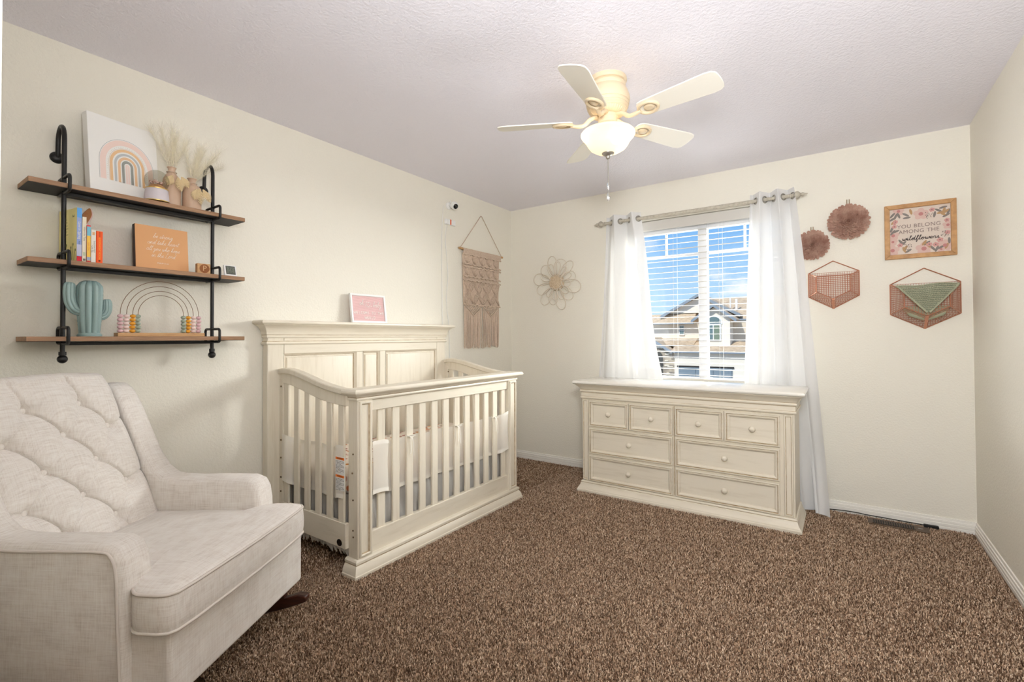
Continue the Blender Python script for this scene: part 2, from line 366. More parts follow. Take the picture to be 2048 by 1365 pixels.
# ------------------------------------------------------------------ the room
XL, XR, YB, YF, H = -2.71, 0.639, 3.885, 0.03, 2.44
g = G(); g.box(XL - .12, XR + .12, YF - 1.3, YB + .14, -.12, 0)
carpet_base = mat('carpet_backing', S(98, 74, 57), 0.95, var=(160, S(140, 112, 88), 0.4, 0.6), bump=(240, 0.8, 0.01), spec=0.05)
floor = struct(g.build('floor', carpet_base))
def carpet_pile():
    rs = np.random.RandomState(5)
    xs, ys = [], []
    # denser close to the viewer, covering the visible floor
    for (x0, x1, y0, y1, dens) in ((-2.2, XR - .02, 1.25, 2.3, 92000), (-2.0, XR - .02, 2.3, YB - .02, 62000), (-2.68, -2.0, 1.0, YB - .02, 20000), (-2.2, -.2, .75, 1.25, 90000)):
        n = int((x1 - x0) * (y1 - y0) * dens); xs.append(rs.uniform(x0, x1, n)); ys.append(rs.uniform(y0, y1, n))
    x = np.concatenate(xs); y = np.concatenate(ys); n = len(x)
    a = rs.uniform(0, 2 * PI, n); w = rs.uniform(.0010, .0018, n); h = rs.uniform(.006, .012, n); ln = rs.uniform(.001, .0065, n); b = a + rs.uniform(-1.2, 1.2, n) + PI / 2
    dx, dy = np.cos(a) * w, np.sin(a) * w; ex, ey = np.cos(b) * ln, np.sin(b) * ln
    V = np.empty((n, 5, 3), np.float32)
    V[:, 0] = np.stack([x - dx, y - dy, np.zeros(n)], 1); V[:, 1] = np.stack([x + dx, y + dy, np.zeros(n)], 1)
    V[:, 2] = np.stack([x + dx + ex * .4, y + dy + ey * .4, h * .8], 1); V[:, 3] = np.stack([x - dx + ex * .4, y - dy + ey * .4, h * .8], 1)
    V[:, 4] = np.stack([x + ex, y + ey, h], 1)
    base = np.arange(n) * 5
    q = np.stack([base, base + 1, base + 2, base + 3], 1); t3 = np.stack([base + 3, base + 2, base + 4], 1)
    me = bpy.data.meshes.new('carpet_pile'); me.vertices.add(n * 5); me.vertices.foreach_set('co', V.ravel())
    loops = np.concatenate([q.ravel(), t3.ravel()]).astype(np.int32); me.loops.add(len(loops)); me.loops.foreach_set('vertex_index', loops)
    starts = np.concatenate([np.arange(n) * 4, n * 4 + np.arange(n) * 3]).astype(np.int32); me.polygons.add(2 * n); me.polygons.foreach_set('loop_start', starts)
    me.update(calc_edges=True)
    tint = rs.uniform(0, 1, n).astype(np.float32)
    at = me.attributes.new('yarn', 'FLOAT', 'POINT'); at.data.foreach_set('value', np.repeat(tint, 5))
    m = bpy.data.materials.new('twisted_carpet_yarn'); m.use_nodes = True; t = m.node_tree; bs = t.nodes['Principled BSDF']
    bs.inputs['Roughness'].default_value = 0.95; bs.inputs['Specular IOR Level'].default_value = 0.08
    an = t.nodes.new('ShaderNodeAttribute'); an.attribute_name = 'yarn'
    c = ramp(t, an.outputs['Fac'], [(0.0, S(76, 56, 44)), (0.25, S(120, 94, 75)), (0.55, S(182, 151, 125)), (0.85, S(220, 194, 166)), (1.0, S(238, 218, 194))])
    t.links.new(c, bs.inputs['Base Color']); me.materials.append(m)
    o = bpy.data.objects.new('carpet_pile', me); COL.objects.link(o); o.parent = floor; stuff(o)
carpet_pile()
g = G(); g.box(XL - .12, XR + .12, YF - 1.3, YB + .14, H, H + .1); struct(g.build('ceiling', ceil_m))
g = G(); g.box(XL - .12, XL, YF - 1.3, YB + .14, 0, H); struct(g.build('wall_left', wall_m))
g = G(); g.box(XR, XR + .12, YF - 1.3, YB + .14, 0, H); struct(g.build('wall_right', wall_m))
# front wall with the doorway the viewer stands in, and the hall behind it
DX0, DX1 = -.34, .47
g = G(); g.box(XL, DX0, YF - .12, YF, 0, H); struct(g.build('wall_front', wall_m))
g = G(); g.box(DX1, XR, YF - .12, YF, 0, H); struct(g.build('wall_front', wall_m))
g = G(); g.box(DX0, DX1, YF - .12, YF, 2.06, H); struct(g.build('wall_front', wall_m))
g = G(); g.box(XL, XR, YF - 1.3, YF - 1.2, 0, H); struct(g.build('wall_hall', wall_m))
g = G(); g.prism([(DX0 - .07, YF), (DX0 - .07, YF + .012), (DX0 - .01, YF + .016), (DX0 + .012, YF + .016), (DX0 + .012, YF - .12), (DX0, YF - .12), (DX0, YF)], 'z', 0, 2.05); struct(g.build('door_1', trim_m))
g = G(); g.prism([(DX1 + .07, YF), (DX1 + .07, YF + .012), (DX1 + .01, YF + .016), (DX1 - .012, YF + .016), (DX1 - .012, YF - .12), (DX1, YF - .12), (DX1, YF)], 'z', 0, 2.05); struct(g.build('trim_1', trim_m))
# back wall with a rounded window opening
WX0, WX1, WZ0, WZ1 = -1.52, -.30, .80, 2.145
def wall_back():
    g = G(); T = .14; rr = .018; loops = []
    def rect(x0, x1, z0, z1, y): return [(x0, y, z0), (x1, y, z0), (x1, y, z1), (x0, y, z1)]
    loops.append(rect(XL - .12, XR + .12, -.02, H + .02, YB))
    for k in range(5):
        q = PI / 2 * k / 4; ins = rr * (1 - math.sin(q)); dy = rr * (1 - math.cos(q))
        loops.append(rect(WX0 - ins, WX1 + ins, WZ0 - ins, WZ1 + ins, YB + dy))
    loops.append(rect(WX0, WX1, WZ0, WZ1, YB + T)); loops.append(rect(XL - .12, XR + .12, -.02, H + .02, YB + T))
    n = len(loops); vs = [p for l in loops for p in l]
    fs = [(i * 4 + k, i * 4 + (k + 1) % 4, ((i + 1) % n) * 4 + (k + 1) % 4, ((i + 1) % n) * 4 + k) for i in range(n) for k in range(4)]
    g.add(vs, fs); return struct(g.build('wall_back', wall_m, smooth=40))
wall_back()
bprof = [(0, 0), (.013, 0), (.013, .018), (.010, .020), (.010, .023), (.013, .025), (.013, .038), (.009, .041), (.009, .044), (.012, .046), (.011, .056), (.007, .059), (.007, .062), (.006, .072), (0, .073)]
g = G(); g.prism([(XL + o, z) for o, z in bprof], 'y', YF, YB); struct(g.build('baseboard_left', trim_m))
g = G(); g.prism([(XR - o, z) for o, z in bprof], 'y', YF, YB); struct(g.build('baseboard_right', trim_m))
g = G(); g.prism([(YB - o, z) for o, z in bprof], 'x', XL, XR); struct(g.build('baseboard_back', trim_m))

# ------------------------------------------------------------------ window, blind, curtains
win = struct(thing('window_1', None, None, (-.91, 4.0, WZ0)))
o3 = (-.91, 4.0, WZ0)
def wp(name, m, *boxes, bevel=.003):
    g = G()
    for b in boxes: g.box(*b)
    return g.build(name, m, win, bevel=bevel, off=o3)
Y0, Y1 = 3.985, 4.035
wp('frame', vinyl_m, (WX0, WX0 + .05, Y0, Y1, WZ0, WZ1)); wp('frame', vinyl_m, (WX1 - .05, WX1, Y0, Y1, WZ0, WZ1))
wp('frame', vinyl_m, (WX0, WX1, Y0, Y1, WZ1 - .105, WZ1)); wp('frame', vinyl_m, (WX0, WX1, Y0 - .01, Y1, WZ0, WZ0 + .05))
wp('mullion', vinyl_m, (-.944, -.876, Y0 - .012, Y1, WZ0, WZ1))
wp('grille_bar', vinyl_m, (WX0 + .05, -.944, Y0 + .02, Y0 + .032, 1.835, 1.857)); wp('grille_bar', vinyl_m, (-.876, WX1 - .05, Y0 + .02, Y0 + .032, 1.835, 1.857))
wp('grille_bar', vinyl_m, (-1.214, -1.196, Y0 + .02, Y0 + .032, 1.857, WZ1 - .10)); wp('grille_bar', vinyl_m, (-.616, -.598, Y0 + .02, Y0 + .032, 1.857, WZ1 - .10))
wp('pane', pane_m, (WX0 + .045, -.94, Y0 + .024, Y0 + .028, WZ0 + .045, WZ1 - .055), bevel=0); wp('pane', pane_m, (-.88, WX1 - .045, Y0 + .024, Y0 + .028, WZ0 + .045, WZ1 - .055), bevel=0)

bl = thing('window_blind', 'white horizontal slatted blind lowered inside the window with its slats open', 'blind', (-.91, 3.93, 2.14))
ob = (-.91, 3.93, 2.14); BX0, BX1 = WX0 + .012, WX1 - .012
g = G(); g.box(BX0, BX1, 3.895, 3.905, 2.060, 2.140); g.build('valance', slat_m, bl, bevel=.003, off=ob)
g = G(); g.box(BX0, BX1, 3.908, 3.955, 2.092, 2.140); g.build('headrail', slat_m, bl, bevel=.003, off=ob)
def slat_geo():
    g = G(); n = 5; vs = []
    for j in range(n):
        t = j / (n - 1) - .5; y = t * .031; z = .0022 * (1 - 4 * t * t)
        for x in (BX0, BX1): vs += [(x + .91, y, z + .0010), (x + .91, y, z - .0010)]
    fs = []
    for j in range(n - 1):
        a = j * 4; fs += [(a, a + 2, a + 6, a + 4), (a + 1, a + 5, a + 7, a + 3), (a, a + 4, a + 5, a + 1), (a + 2, a + 3, a + 7, a + 6)]
    fs += [(0, 1, 3, 2), ((n - 1) * 4, (n - 1) * 4 + 2, (n - 1) * 4 + 3, (n - 1) * 4 + 1)]
    return g.add(vs, fs)
s0 = slat_geo().build('slat', slat_m, bl, smooth=60); z = 2.030; first = True
while z > .86:
    s = s0 if first else dup(s0, bl); first = False; s.location = (0, 0, z - 2.14); z -= .0463
g = G(); g.box(BX0, BX1, 3.905, 3.955, .828, .846); g.build('bottom_rail', slat_m, bl, bevel=.003, off=ob)
for x in (-1.12, -1.103, -.775, -.758):
    g = G(); g.tube([(x, 3.903 if x in (-1.12, -.775) else 3.957, 2.09), (x, 3.903 if x in (-1.12, -.775) else 3.957, .84)], .0011, seg=5); g.build('ladder_cord', white_m, bl, off=ob)

YR, ZR = 3.80, 2.152
rod = thing('curtain_rod', 'pale grey wooden curtain rod with round carved finials above the window', 'curtain rod', (-.95, YR, ZR)); orr = (-.95, YR, ZR)
g = G(); g.tube([(-1.69, YR, ZR), (-.25, YR, ZR)], .0125, seg=16); g.build('pole', rodm, rod, off=orr, smooth=40)
fin = [(.012, 0), (.019, .004), (.019, .012), (.012, .017), (.013, .026), (.020, .030), (.027, .040), (.030, .052), (.027, .064), (.018, .074), (.011, .079), (.014, .085), (.017, .092), (.012, .101), (.006, .108), (.003, .125), (0, .13)]
for sx, x in ((1, -.292), (-1, -1.66)):
    g = G(); g.lathe([(r * .85, sx * h * .85) for r, h in fin], 18, (x, YR, ZR), 'x'); g.build('finial', rodm, rod, off=orr, smooth=50)
for x in (-.33, -1.62):
    g = G(); g.box(x - .008, x + .008, YR, YB, ZR - .020, ZR - .008); g.box(x - .02, x + .02, YB - .008, YB, ZR - .05, ZR + .03); g.build('bracket', rodm, rod, bevel=.002, off=orr)

def curtain(name, label, edge, folds, y_of, grom):
    """edge(z) -> (left x, right x)"""
    t = thing(name, label, 'curtain', (edge(ZR)[0], YR, 0)); off = (edge(ZR)[0], YR, 0)
    zt = ZR + .055; zb = .012
    def fn(u, v):
        z = zt + (zb - zt) * v; xl, xr = edge(z); ph = 2 * PI * folds * u
        amp = (.036 - .008 * min(1, v * 2)) * (1 + .25 * math.sin(3.1 * u + 4 * v))
        sway = .35 * math.sin(ph * .5 + 2.5 * v) * min(1, v * 3)
        x = xl + (xr - xl) * (u + .018 * math.sin(2 * ph + 1.2) )
        y = y_of(u, z) + amp * math.sin(ph + sway + .6) + .0045 * math.sin(3.4 * ph + 3 * v + 2 * math.sin(5 * u)) * min(1, v * 3)
        return (x, y, z)
    g = G(); g.grid(fn, 150, 60); g.build('panel', sheer_m, t, off=off, smooth=80)
    g = G()
    def hem(u, v):
        p = fn(u, 1 - .022 * v); return (p[0], p[1] - .003, p[2])
    g.grid(hem, 150, 3); g.build('hem', sheer_m, t, off=off, smooth=80)
    for u in grom:
        p0 = fn(u, .0267); p1 = fn(u + .004, .0267); tt = Vector((p1[0] - p0[0], p1[1] - p0[1], 0)).normalized(); up = Vector((0, 0, 1))
        ring = [Vector((p0[0], p0[1], ZR)) + tt * (.021 * math.cos(a)) + up * (.021 * math.sin(a)) for a in [2 * PI * k / 16 for k in range(16)]]
        g = G(); g.tube(ring, .0055, seg=6, closed=True); g.build('grommet', steel_m, t, off=off, smooth=60)
    return t
def zc(u, n):  # grommet positions where the cloth crosses the rod
    return [((k * PI - .6) / (2 * PI * n)) for k in range(1, int(2 * n) + 1) if 0 < (k * PI - .6) / (2 * PI * n) < 1]
def lerp(a, b, t): return a + (b - a) * t
def edL(z):
    t = max(0, min(1, (2.2 - z) / 1.35)); t2 = t * t * .35 + t * .65
    return lerp(-1.664, -1.752, t2), lerp(-1.362, -1.19, t2) + .012 * math.sin(6 * t)
def edR(z):
    t = max(0, min(1, (2.2 - z) / 2.2)); tl = min(1, t / .6)
    return lerp(-.546, -.602, tl) + (max(0, t - .62) / .38) * .10, lerp(-.268, -.085, t ** .85)
curtain('curtain', 'white sheer grommet curtain on the left side of the window', edL, 2.0, lambda u, z: YR, [q for q in zc(0, 2.0)][:5])
curtain('curtain', 'long white sheer curtain right of the window, trailing past the dresser to the carpet', edR, 2.5,
        lambda u, z: YR - max(0, (.35 - z)) * .30 * (1 if u > .8 else .2), [q for q in zc(0, 2.5)][:6])

# ------------------------------------------------------------------ outside: street, house across the street
SC = 40 / 24.0
g = G(); g.box(-60, 60, 4.6, 90, -3.2, -2.9); struct(g.build('ground', mat('street_asphalt', S(150, 146, 140), 0.9)))
stucco = mat('pale_stucco', S(236, 228, 214), 0.9, bump=(3, 0.2, 0.02)); stucco2 = mat('beige_stucco', S(222, 208, 188), 0.9)
shing = mat('tan_shingle', S(204, 182, 154), 0.9, var=(3.5, S(172, 150, 126), 0.4, 0.65), stretch=(1, 1, 4)); fascia = mat('slate_trim', S(136, 148, 160), 0.7)
garage = mat('garage_door_grey', S(120, 136, 148), 0.6); stone = mat('field_stone', S(186, 172, 152), 0.9, var=(1.5, S(126, 116, 104), 0.4, 0.7)); hglass = mat('house_glass', S(96, 120, 124), 0.1, spec=0.8)
hw = thing('house', 'pale stucco house with tan gabled roofs and grey garage door across the street', 'house', (-9, 40, -2.9)); oh = (-9, 40, -2.9)
def hx(x): return x * SC
def hz(z): return HC + (z - HC) * SC
def hbox(name, m, x0, x1, y0, y1, z0, z1, bevel=.02, par=None):
    g = G(); g.box(hx(x0), hx(x1), y0, y1, hz(z0) if z0 is not None else -2.9, hz(z1)); return g.build(name, m, par or hw, bevel=bevel, off=oh)
def gable(name, x0, x1, zp, z0, y0, y1, ov=.35, th=.16):
    """wall triangle, two roof slopes and the rake boards; ridge runs in y"""
    xa, xb = hx(x0), hx(x1); xm = (xa + xb) / 2; za, zb = hz(z0), hz(zp)
    g = G(); g.prism([(xa, za), (xb, za), (xm, zb - .25)], 'y', y0, y1); g.build('gable_wall', stucco, hw, off=oh)
    for s, xe in ((-1, xa), (1, xb)):
        dx, dz = xe - xm, za - zb; l = math.hypot(dx, dz); ux, uz = dx / l, dz / l; ex, ez = xe + ux * ov * 1.2, za + uz * ov * 1.2
        q = [(xm, zb), (ex, ez), (ex, ez - th), (xm, zb - th)]
        g = G(); g.prism(q, 'y', y0 - ov, y1); g.build('roof_slope', shing, hw, off=oh)
        q = [(xm, zb + .02), (ex, ez + .02), (ex, ez - th - .06), (xm, zb - th - .06)]
        g = G(); g.prism(q, 'y', y0 - ov - .08, y0 - ov); g.build('rake_board', fascia, hw, off=oh)
# main upper storey with big gable (behind), bump-out gable (front), left wing
hbox('wall', stucco, -8.6, -2.6, 41.5, 50, None, 2.0)
gable('big', -7.55, -4.2, 3.30, 2.36, 41.5, 47)
g = G(); yb = 41.6; g.prism([(yb, hz(2.0)), (yb + 4.5, hz(3.25)), (yb + 9, hz(2.0)), (yb + 9, hz(1.9)), (yb, hz(1.9))], 'x', hx(-5.9), hx(-2.4)); g.build('main_roof', shing, hw, off=oh)
g = G(); g.prism([(40.9, hz(1.86)), (41.5, hz(2.33)), (43.5, hz(2.33)), (43.5, hz(1.86))], 'x', hx(-8.3), hx(-6.05)); g.build('eave_roof', shing, hw, off=oh)
hbox('gutter', fascia, -8.3, -6.05, 40.8, 40.92, 1.80, 1.88)
hbox('wall', stucco, -5.66, -4.27, 39.7, 42, .5, 2.14)
gable('front', -5.76, -4.16, 2.70, 2.10, 39.7, 44)
hbox('wall', stucco2, -4.27, -2.6, 41.0, 42, .4, 1.98)
hbox('gutter', fascia, -4.1, -2.5, 40.85, 41.0, 1.92, 2.0)
wf = hbox('window', white_m, -5.30, -4.66, 39.62, 39.72, .96, 1.74); hbox('pane', hglass, -5.25, -5.02, 39.58, 39.64, 1.0, 1.70, par=wf); hbox('pane', mat('house_curtain', S(120, 136, 118), 0.5), -4.97, -4.71, 39.58, 39.64, 1.0, 1.70, par=wf)
def arch(name, m, x0, x1, z0, z1, y0, y1, spring):
    xa, xb = hx(x0), hx(x1); xm = (xa + xb) / 2; pts = [(xa, hz(z0)), (xb, hz(z0))]; n = 10
    for k in range(n + 1):
        a = PI * k / n; pts.append((xm + (xb - xa) / 2 * math.cos(a), hz(spring) + (hz(z1) - hz(spring)) * math.sin(a)))
    g = G(); g.prism(pts, 'y', y0, y1); return g.build(name, m, hw, off=oh)
arch('window_surround', white_m, -5.36, -4.6, 1.74, 2.16, 39.66, 39.72, 1.86); arch('arched_window', hglass, -5.28, -4.68, 1.80, 2.10, 39.6, 39.68, 1.88)
ws = hbox('window', white_m, -6.87, -6.60, 41.4, 41.52, 1.24, 1.76); hbox('pane', hglass, -6.83, -6.64, 41.36, 41.42, 1.30, 1.48, par=ws); hbox('pane', hglass, -6.83, -6.64, 41.36, 41.42, 1.53, 1.70, par=ws)
# porch roof and garage wing
g = G(); g.prism([(38.3, hz(.48)), (40.6, hz(.93)), (42, hz(.93)), (42, hz(.40)), (38.3, hz(.40))], 'x', hx(-6.75), hx(-2.5)); g.build('garage_roof', shing, hw, off=oh)
g = G(); g.prism([(39.6, hz(.75)), (41.0, hz(1.08)), (42, hz(1.08)), (42, hz(.7))], 'x', hx(-8.4), hx(-5.9)); g.build('porch_roof', shing, hw, off=oh)
hbox('gutter', fascia, -6.7, -2.5, 38.2, 38.32, .40, .49)
hbox('wall', stucco, -6.62, -2.5, 38.6, 42, None, .44)
gd = hbox('garage_door', garage, -6.43, -4.07, 38.52, 38.62, None, -.26)
for k in range(3): hbox('door_panel', garage, -6.40 + k * .78, -5.66 + k * .78, 38.47, 38.54, -.78, -.34, par=gd)
hbox('door_frame', dark_m, -6.50, -4.0, 38.5, 38.6, -.27, -.20)
hbox('coach_lamp', dark_m, -5.42, -5.34, 38.4, 38.6, -.22, -.08)
hbox('stone_wall', stone, -8.6, -6.62, 38.9, 42, None, .55)
arch('arched_entry', dark_m, -7.62, -7.24, -1.2, .42, 38.84, 38.92, .14)
gable('porch', -8.65, -6.94, 1.14, .60, 38.9, 42)
rs2 = random.Random(3); sp_ = None
for k in range(60):
    x = hx(rs2.uniform(-8.3, -6.66)); z0 = hz(rs2.uniform(-.7, .44)); w_ = rs2.uniform(.22, .5); h_ = rs2.uniform(.09, .16)
    if hx(-7.66) < x + w_ / 2 and x - w_ / 2 < hx(-7.2): continue
    if x + w_ / 2 > hx(-6.62): continue
    g = G(); g.box(x - w_ / 2, x + w_ / 2, 38.84, 38.91, z0, z0 + h_); g.build('stone', flat(*rs2.choice([(200, 188, 168), (150, 140, 126), (222, 212, 194), (120, 112, 104)])), hw, bevel=.02, off=oh)
hbox('vent_pipe', white_m, -4.66, -4.60, 43.2, 43.3, 2.6, 3.12); hbox('vent_pipe', white_m, -4.40, -4.30, 43.2, 43.3, 2.5, 3.05)
# ------------------------------------------------------------------ dresser under the window
dr = thing('dresser', 'wide cream antiqued dresser with eight knobbed drawers standing under the window', 'dresser', (-.947, 3.5, 0)); od = (-.947, 3.5, 0)
g = G(); g.box(-1.652, -.244, 3.336, 3.69, .03, .80); g.build('body', cream_m, dr, bevel=.003, off=od)
g = G(); g.mould([(.0, 0), (.036, 0), (.036, .020), (.031, .024), (.030, .030), (.024, .038), (.017, .052), (.013, .066), (.010, .068), (.010, .071), (.012, .074), (.010, .080), (.003, .083), (.0, .083)], -1.650, -.246, 3.322, 3.692, glaze=(8,))
g.build('base_moulding', [creamh_m, glaze_m], dr, bevel=0, off=od, smooth=25)
g = G(); g.mould([(.0, .706), (.008, .708), (.012, .714), (.012, .720), (.008, .724), (.006, .726), (.006, .752), (.008, .754), (.008, .757), (.014, .760), (.016, .766), (.014, .772), (.010, .775), (.010, .778), (.014, .781), (.018, .788), (.026, .798), (.036, .808), (.046, .815), (.046, .818), (0, .818)], -1.652, -.244, 3.326, 3.692, glaze=(4, 7, 12))
g.build('crown_moulding', [creamh_m, glaze_m], dr, off=od, smooth=25)
g = G(); g.mould([(.044, .818), (.056, .821), (.061, .829), (.060, .838), (.052, .845)], -1.650, -.246, 3.326, 3.705); g.build('top', topw_m, dr, off=od, smooth=50)
FY = 3.336
def PF(u, v, n): return (u, FY - n, v)
DP = [(0, 0), (0, .016), (.003, .019), (.009, .019), (.012, .014), (.013, .014), (.016, .018), (.022, .016), (.027, .009), (.030, .006), (.030, .003), (.032, .002)]
knob_prof = [(.007, 0), (.0065, .008), (.010, .012), (.0165, .017), (.0185, .023), (.0165, .029), (.010, .033), (0, .0345)]
drawers = [(-1.597, -1.286, .500, .692, -1.439, .600), (-1.281, -.967, .500, .692, -1.116, .598), (-.951, -.643, .500, .692, -.797, .596), (-.634, -.322, .500, .692, -.474, .595),
           (-1.598, -.969, .292, .486, -1.281, .393), (-.951, -.324, .292, .486, -.637, .390), (-1.600, -.970, .086, .278, -1.286, .182), (-.951, -.325, .086, .278, -.639, .181)]
for x0, x1, z0, z1, kx, kz in drawers:
    g = G(); g.rings(x0, x1, z0, z1, DP, PF, glaze=(3, 4, 9)); d = g.build('drawer', [creamh_m, glaze_m], dr, off=od, smooth=25)
    g = G(); g.lathe([(r, -h) for r, h in knob_prof], 20, (kx, FY - .002, kz), 'y'); g.build('knob', creamh_m, d, off=od, smooth=60)
PP = [(0, 0), (0, .006), (.003, .012), (.009, .012), (.012, .007), (.013, .006)]
for x0, x1 in ((-1.654, -1.606), (-.302, -.252)):
    g = G(); g.rings(x0, x1, .088, .700, PP, PF, glaze=(3,)); g.build('pilaster', [cream_m, glaze_m], dr, off=od, smooth=25)
g = G(); g.box(-.962, -.958, FY - .004, FY, .09, .70); g.build('centre_stile', glaze_m, dr, off=od)

# ------------------------------------------------------------------ crib
cr = thing('crib', 'cream antiqued wooden crib with tall panelled headboard and slatted sides', 'crib', (-2.3, 2.19, 0)); oc = (-2.3, 2.19, 0)
def cb(name, m, *b, bevel=.004, par=None):
    g = G()
    for q in b: g.box(*q)
    return g.build(name, m, par or cr, bevel=bevel, off=oc)
HX = -2.65
hb = cb('headboard', creamh_m, (-2.70, -2.672, 1.50, 2.77, .22, 1.215), bevel=.002)
for y0, y1 in ((1.408, 1.503), (2.765, 2.860)): cb('headboard_post', cream_m, (-2.702, HX, y0, y1, 0, 1.212), par=hb)
cb('headboard_rail', creamh_m, (-2.672, HX - .001, 1.505, 2.763, 1.088, 1.212), par=hb, bevel=.003)
cb('headboard_rail', creamh_m, (-2.672, HX - .001, 1.505, 2.763, .22, .36), par=hb, bevel=.003)
for y0, y1 in ((2.004, 2.056), (2.198, 2.248)): cb('headboard_stile', cream_m, (-2.672, HX - .001, y0, y1, .36, 1.088), par=hb, bevel=.003)
for y0, y1 in ((1.503, 2.004), (2.056, 2.198), (2.248, 2.765)):
    g = G(); g.rings(y0, y1, .36, 1.09, [(.0, 0), (.004, -.006), (.012, -.013), (.014, -.018), (.022, -.018), (.026, -.010), (.030, -.009)], lambda u, v, n: (HX + n, u, v), glaze=(2,))
    g.build('headboard_panel', [cream_m, glaze_m], hb, off=oc, smooth=25)
def MC(prof, x0, x1, y0, y1, name, par, m=None, glaze=()):
    g = G(); g.mould(prof, x0, x1, y0, y1, front='x+', glaze=glaze); return g.build(name, [m or creamh_m, glaze_m], par, off=oc, smooth=25)
MC([(0, 1.142), (.006, 1.144), (.010, 1.150), (.008, 1.158), (.003, 1.160), (.003, 1.164), (0, 1.166)], -2.702, HX, 1.407, 2.861, 'bead_moulding', hb, glaze=(4,))
MC([(0, 1.180), (.005, 1.183), (.008, 1.190), (.005, 1.197), (.008, 1.200), (.010, 1.205), (.010, 1.212), (.014, 1.222), (.020, 1.235), (.030, 1.247), (.043, 1.255), (.043, 1.258), (0, 1.258)], -2.702, HX, 1.407, 2.861, 'crown_moulding', hb, glaze=(3,))
MC([(.043, 1.258), (.054, 1.260), (.059, 1.267), (.058, 1.275), (.050, 1.281)], -2.705, HX, 1.407, 2.861, 'headboard_cap', hb)
# front: posts with recessed panels, rails, slats
FX = -1.972
for y0, y1 in ((1.497, 1.588), (2.792, 2.885)):
    p = cb('front_post', cream_m, (-2.045, FX, y0, y1, .02, .875), bevel=.003)
    g = G(); g.rings(y0 + .008, y1 - .008, .092, .862, [(0, 0), (0, .004), (.003, .009), (.009, .010), (.014, .006), (.018, -.001), (.021, -.0012)], lambda u, v, n: (FX + n, u, v), glaze=(4,))
    g.build('post_panel', [cream_m, glaze_m], p, off=oc, smooth=25)
cb('front_top_rail', creamh_m, (-2.02, FX - .012, 1.586, 2.794, .806, .880), bevel=.003)
cb('front_bottom_rail', creamh_m, (-2.02, FX - .014, 1.586, 2.794, .07, .191), bevel=.003)
MC([(0, 0), (.030, 0), (.030, .018), (.026, .021), (.024, .034), (.018, .048), (.011, .058), (.009, .060), (.009, .064), (.012, .067), (.012, .078), (.006, .084), (0, .086)], -2.05, FX, 1.492, 2.890, 'base_moulding', cr, glaze=(7,))
MC([(0, .866), (.004, .868), (.006, .874), (.004, .880), (.006, .884), (.012, .890), (.021, .896), (.026, .900), (0, .900)], -2.045, FX, 1.494, 2.888, 'front_cove', cr, glaze=(3,))
MC([(.022, .899), (.033, .901), (.038, .908), (.038, .916), (.031, .925)], -2.05, FX, 1.494, 2.888, 'front_cap', cr)
for k in range(12):
    yc = 1.665 + k * .0994
    cb('front_slat', cream_m, (-2.008, -1.994, yc - .024, yc + .024, .186, .812), bevel=.003)
# the two S-shaped side rails
scurve = [(-2.65, 1.004), (-2.60, 1.010), (-2.54, 1.008), (-2.46, .996), (-2.368, .976), (-2.26, .952), (-2.165, .936), (-2.09, .927), (-2.04, .922)]
sc_s = [(p.x, p.z) for p in smoothpts([(x, 0, z) for x, z in scurve], 4)]
for yc, s in ((1.49, -1), (2.868, 1)):
    g = G(); g.prism([(x, z) for x, z in sc_s] + [(x, z - .030) for x, z in reversed(sc_s)], 'y', yc - .024, yc + .024); g.build('side_cap', cream_m, cr, bevel=.005, off=oc)
    g = G(); g.prism([(x, z - .028) for x, z in sc_s] + [(x, z - .085 - .012 * math.sin((x + 2.65) / .61 * PI)) for x, z in reversed(sc_s)], 'y', yc - .011, yc + .011); g.build('side_rail', cream_m, cr, bevel=.003, off=oc)
    cb('side_bottom_rail', creamh_m, (-2.652, -2.043, yc - .012, yc + .012, .125, .252), bevel=.003)
    cb('side_stile', cream_m, (-2.652, -2.616, yc - .012, yc + .012, .25, .95), bevel=.003)
    for k in range(6):
        xc = -2.59 + k * .1006; zt = np.interp(xc, [q[0] for q in sc_s], [q[1] for q in sc_s]) - .075
        cb('side_slat', cream_m, (xc - .0225, xc + .0225, yc - .007, yc + .007, .246, zt), bevel=.003)
bolt_m = mat('antique_brass', S(120, 100, 72), 0.35, metal=0.8)
for x, z in ((-2.006, .600), (-2.012, .505), (-2.006, .372), (-2.006, .222), (-2.004, .19)):
    g = G(); g.lathe([(.0045, 0), (.0045, -.003), (.002, -.0045), (0, -.0045)], 10, (x, 1.497, z), 'y'); g.build('bolt', bolt_m, cr, off=oc, smooth=50)
for x, z in ((-2.632, .905), (-2.632, .60), (-2.632, .50), (-2.632, .39), (-2.632, .31)):
    g = G(); g.lathe([(.0055, 0), (.0055, -.003), (.002, -.0045), (0, -.0045)], 10, (x, 1.478, z), 'y'); g.build('bolt', bolt_m, cr, off=oc, smooth=50)
    g = G(); g.lathe([(.0055, 0), (.0055, -.003), (.002, -.0045), (0, -.0045)], 10, (x + .02, 2.856, z), 'y'); g.build('bolt', bolt_m, cr, off=oc, smooth=50)
g = G(); g.lathe([(.022, 0), (.022, -.003), (.017, -.0045), (.016, -.003), (0, -.003)], 28, (0, 0, 0), 'y'); g.v = [(x * .9 - 2.09, y + 1.4785, z * .78 + .150) for x, y, z in g.v]
tag(g.build('badge', mat('dark_bronze', S(44, 30, 22), 0.35, metal=0.5), cr, off=oc, smooth=40), 'dark oval badge')

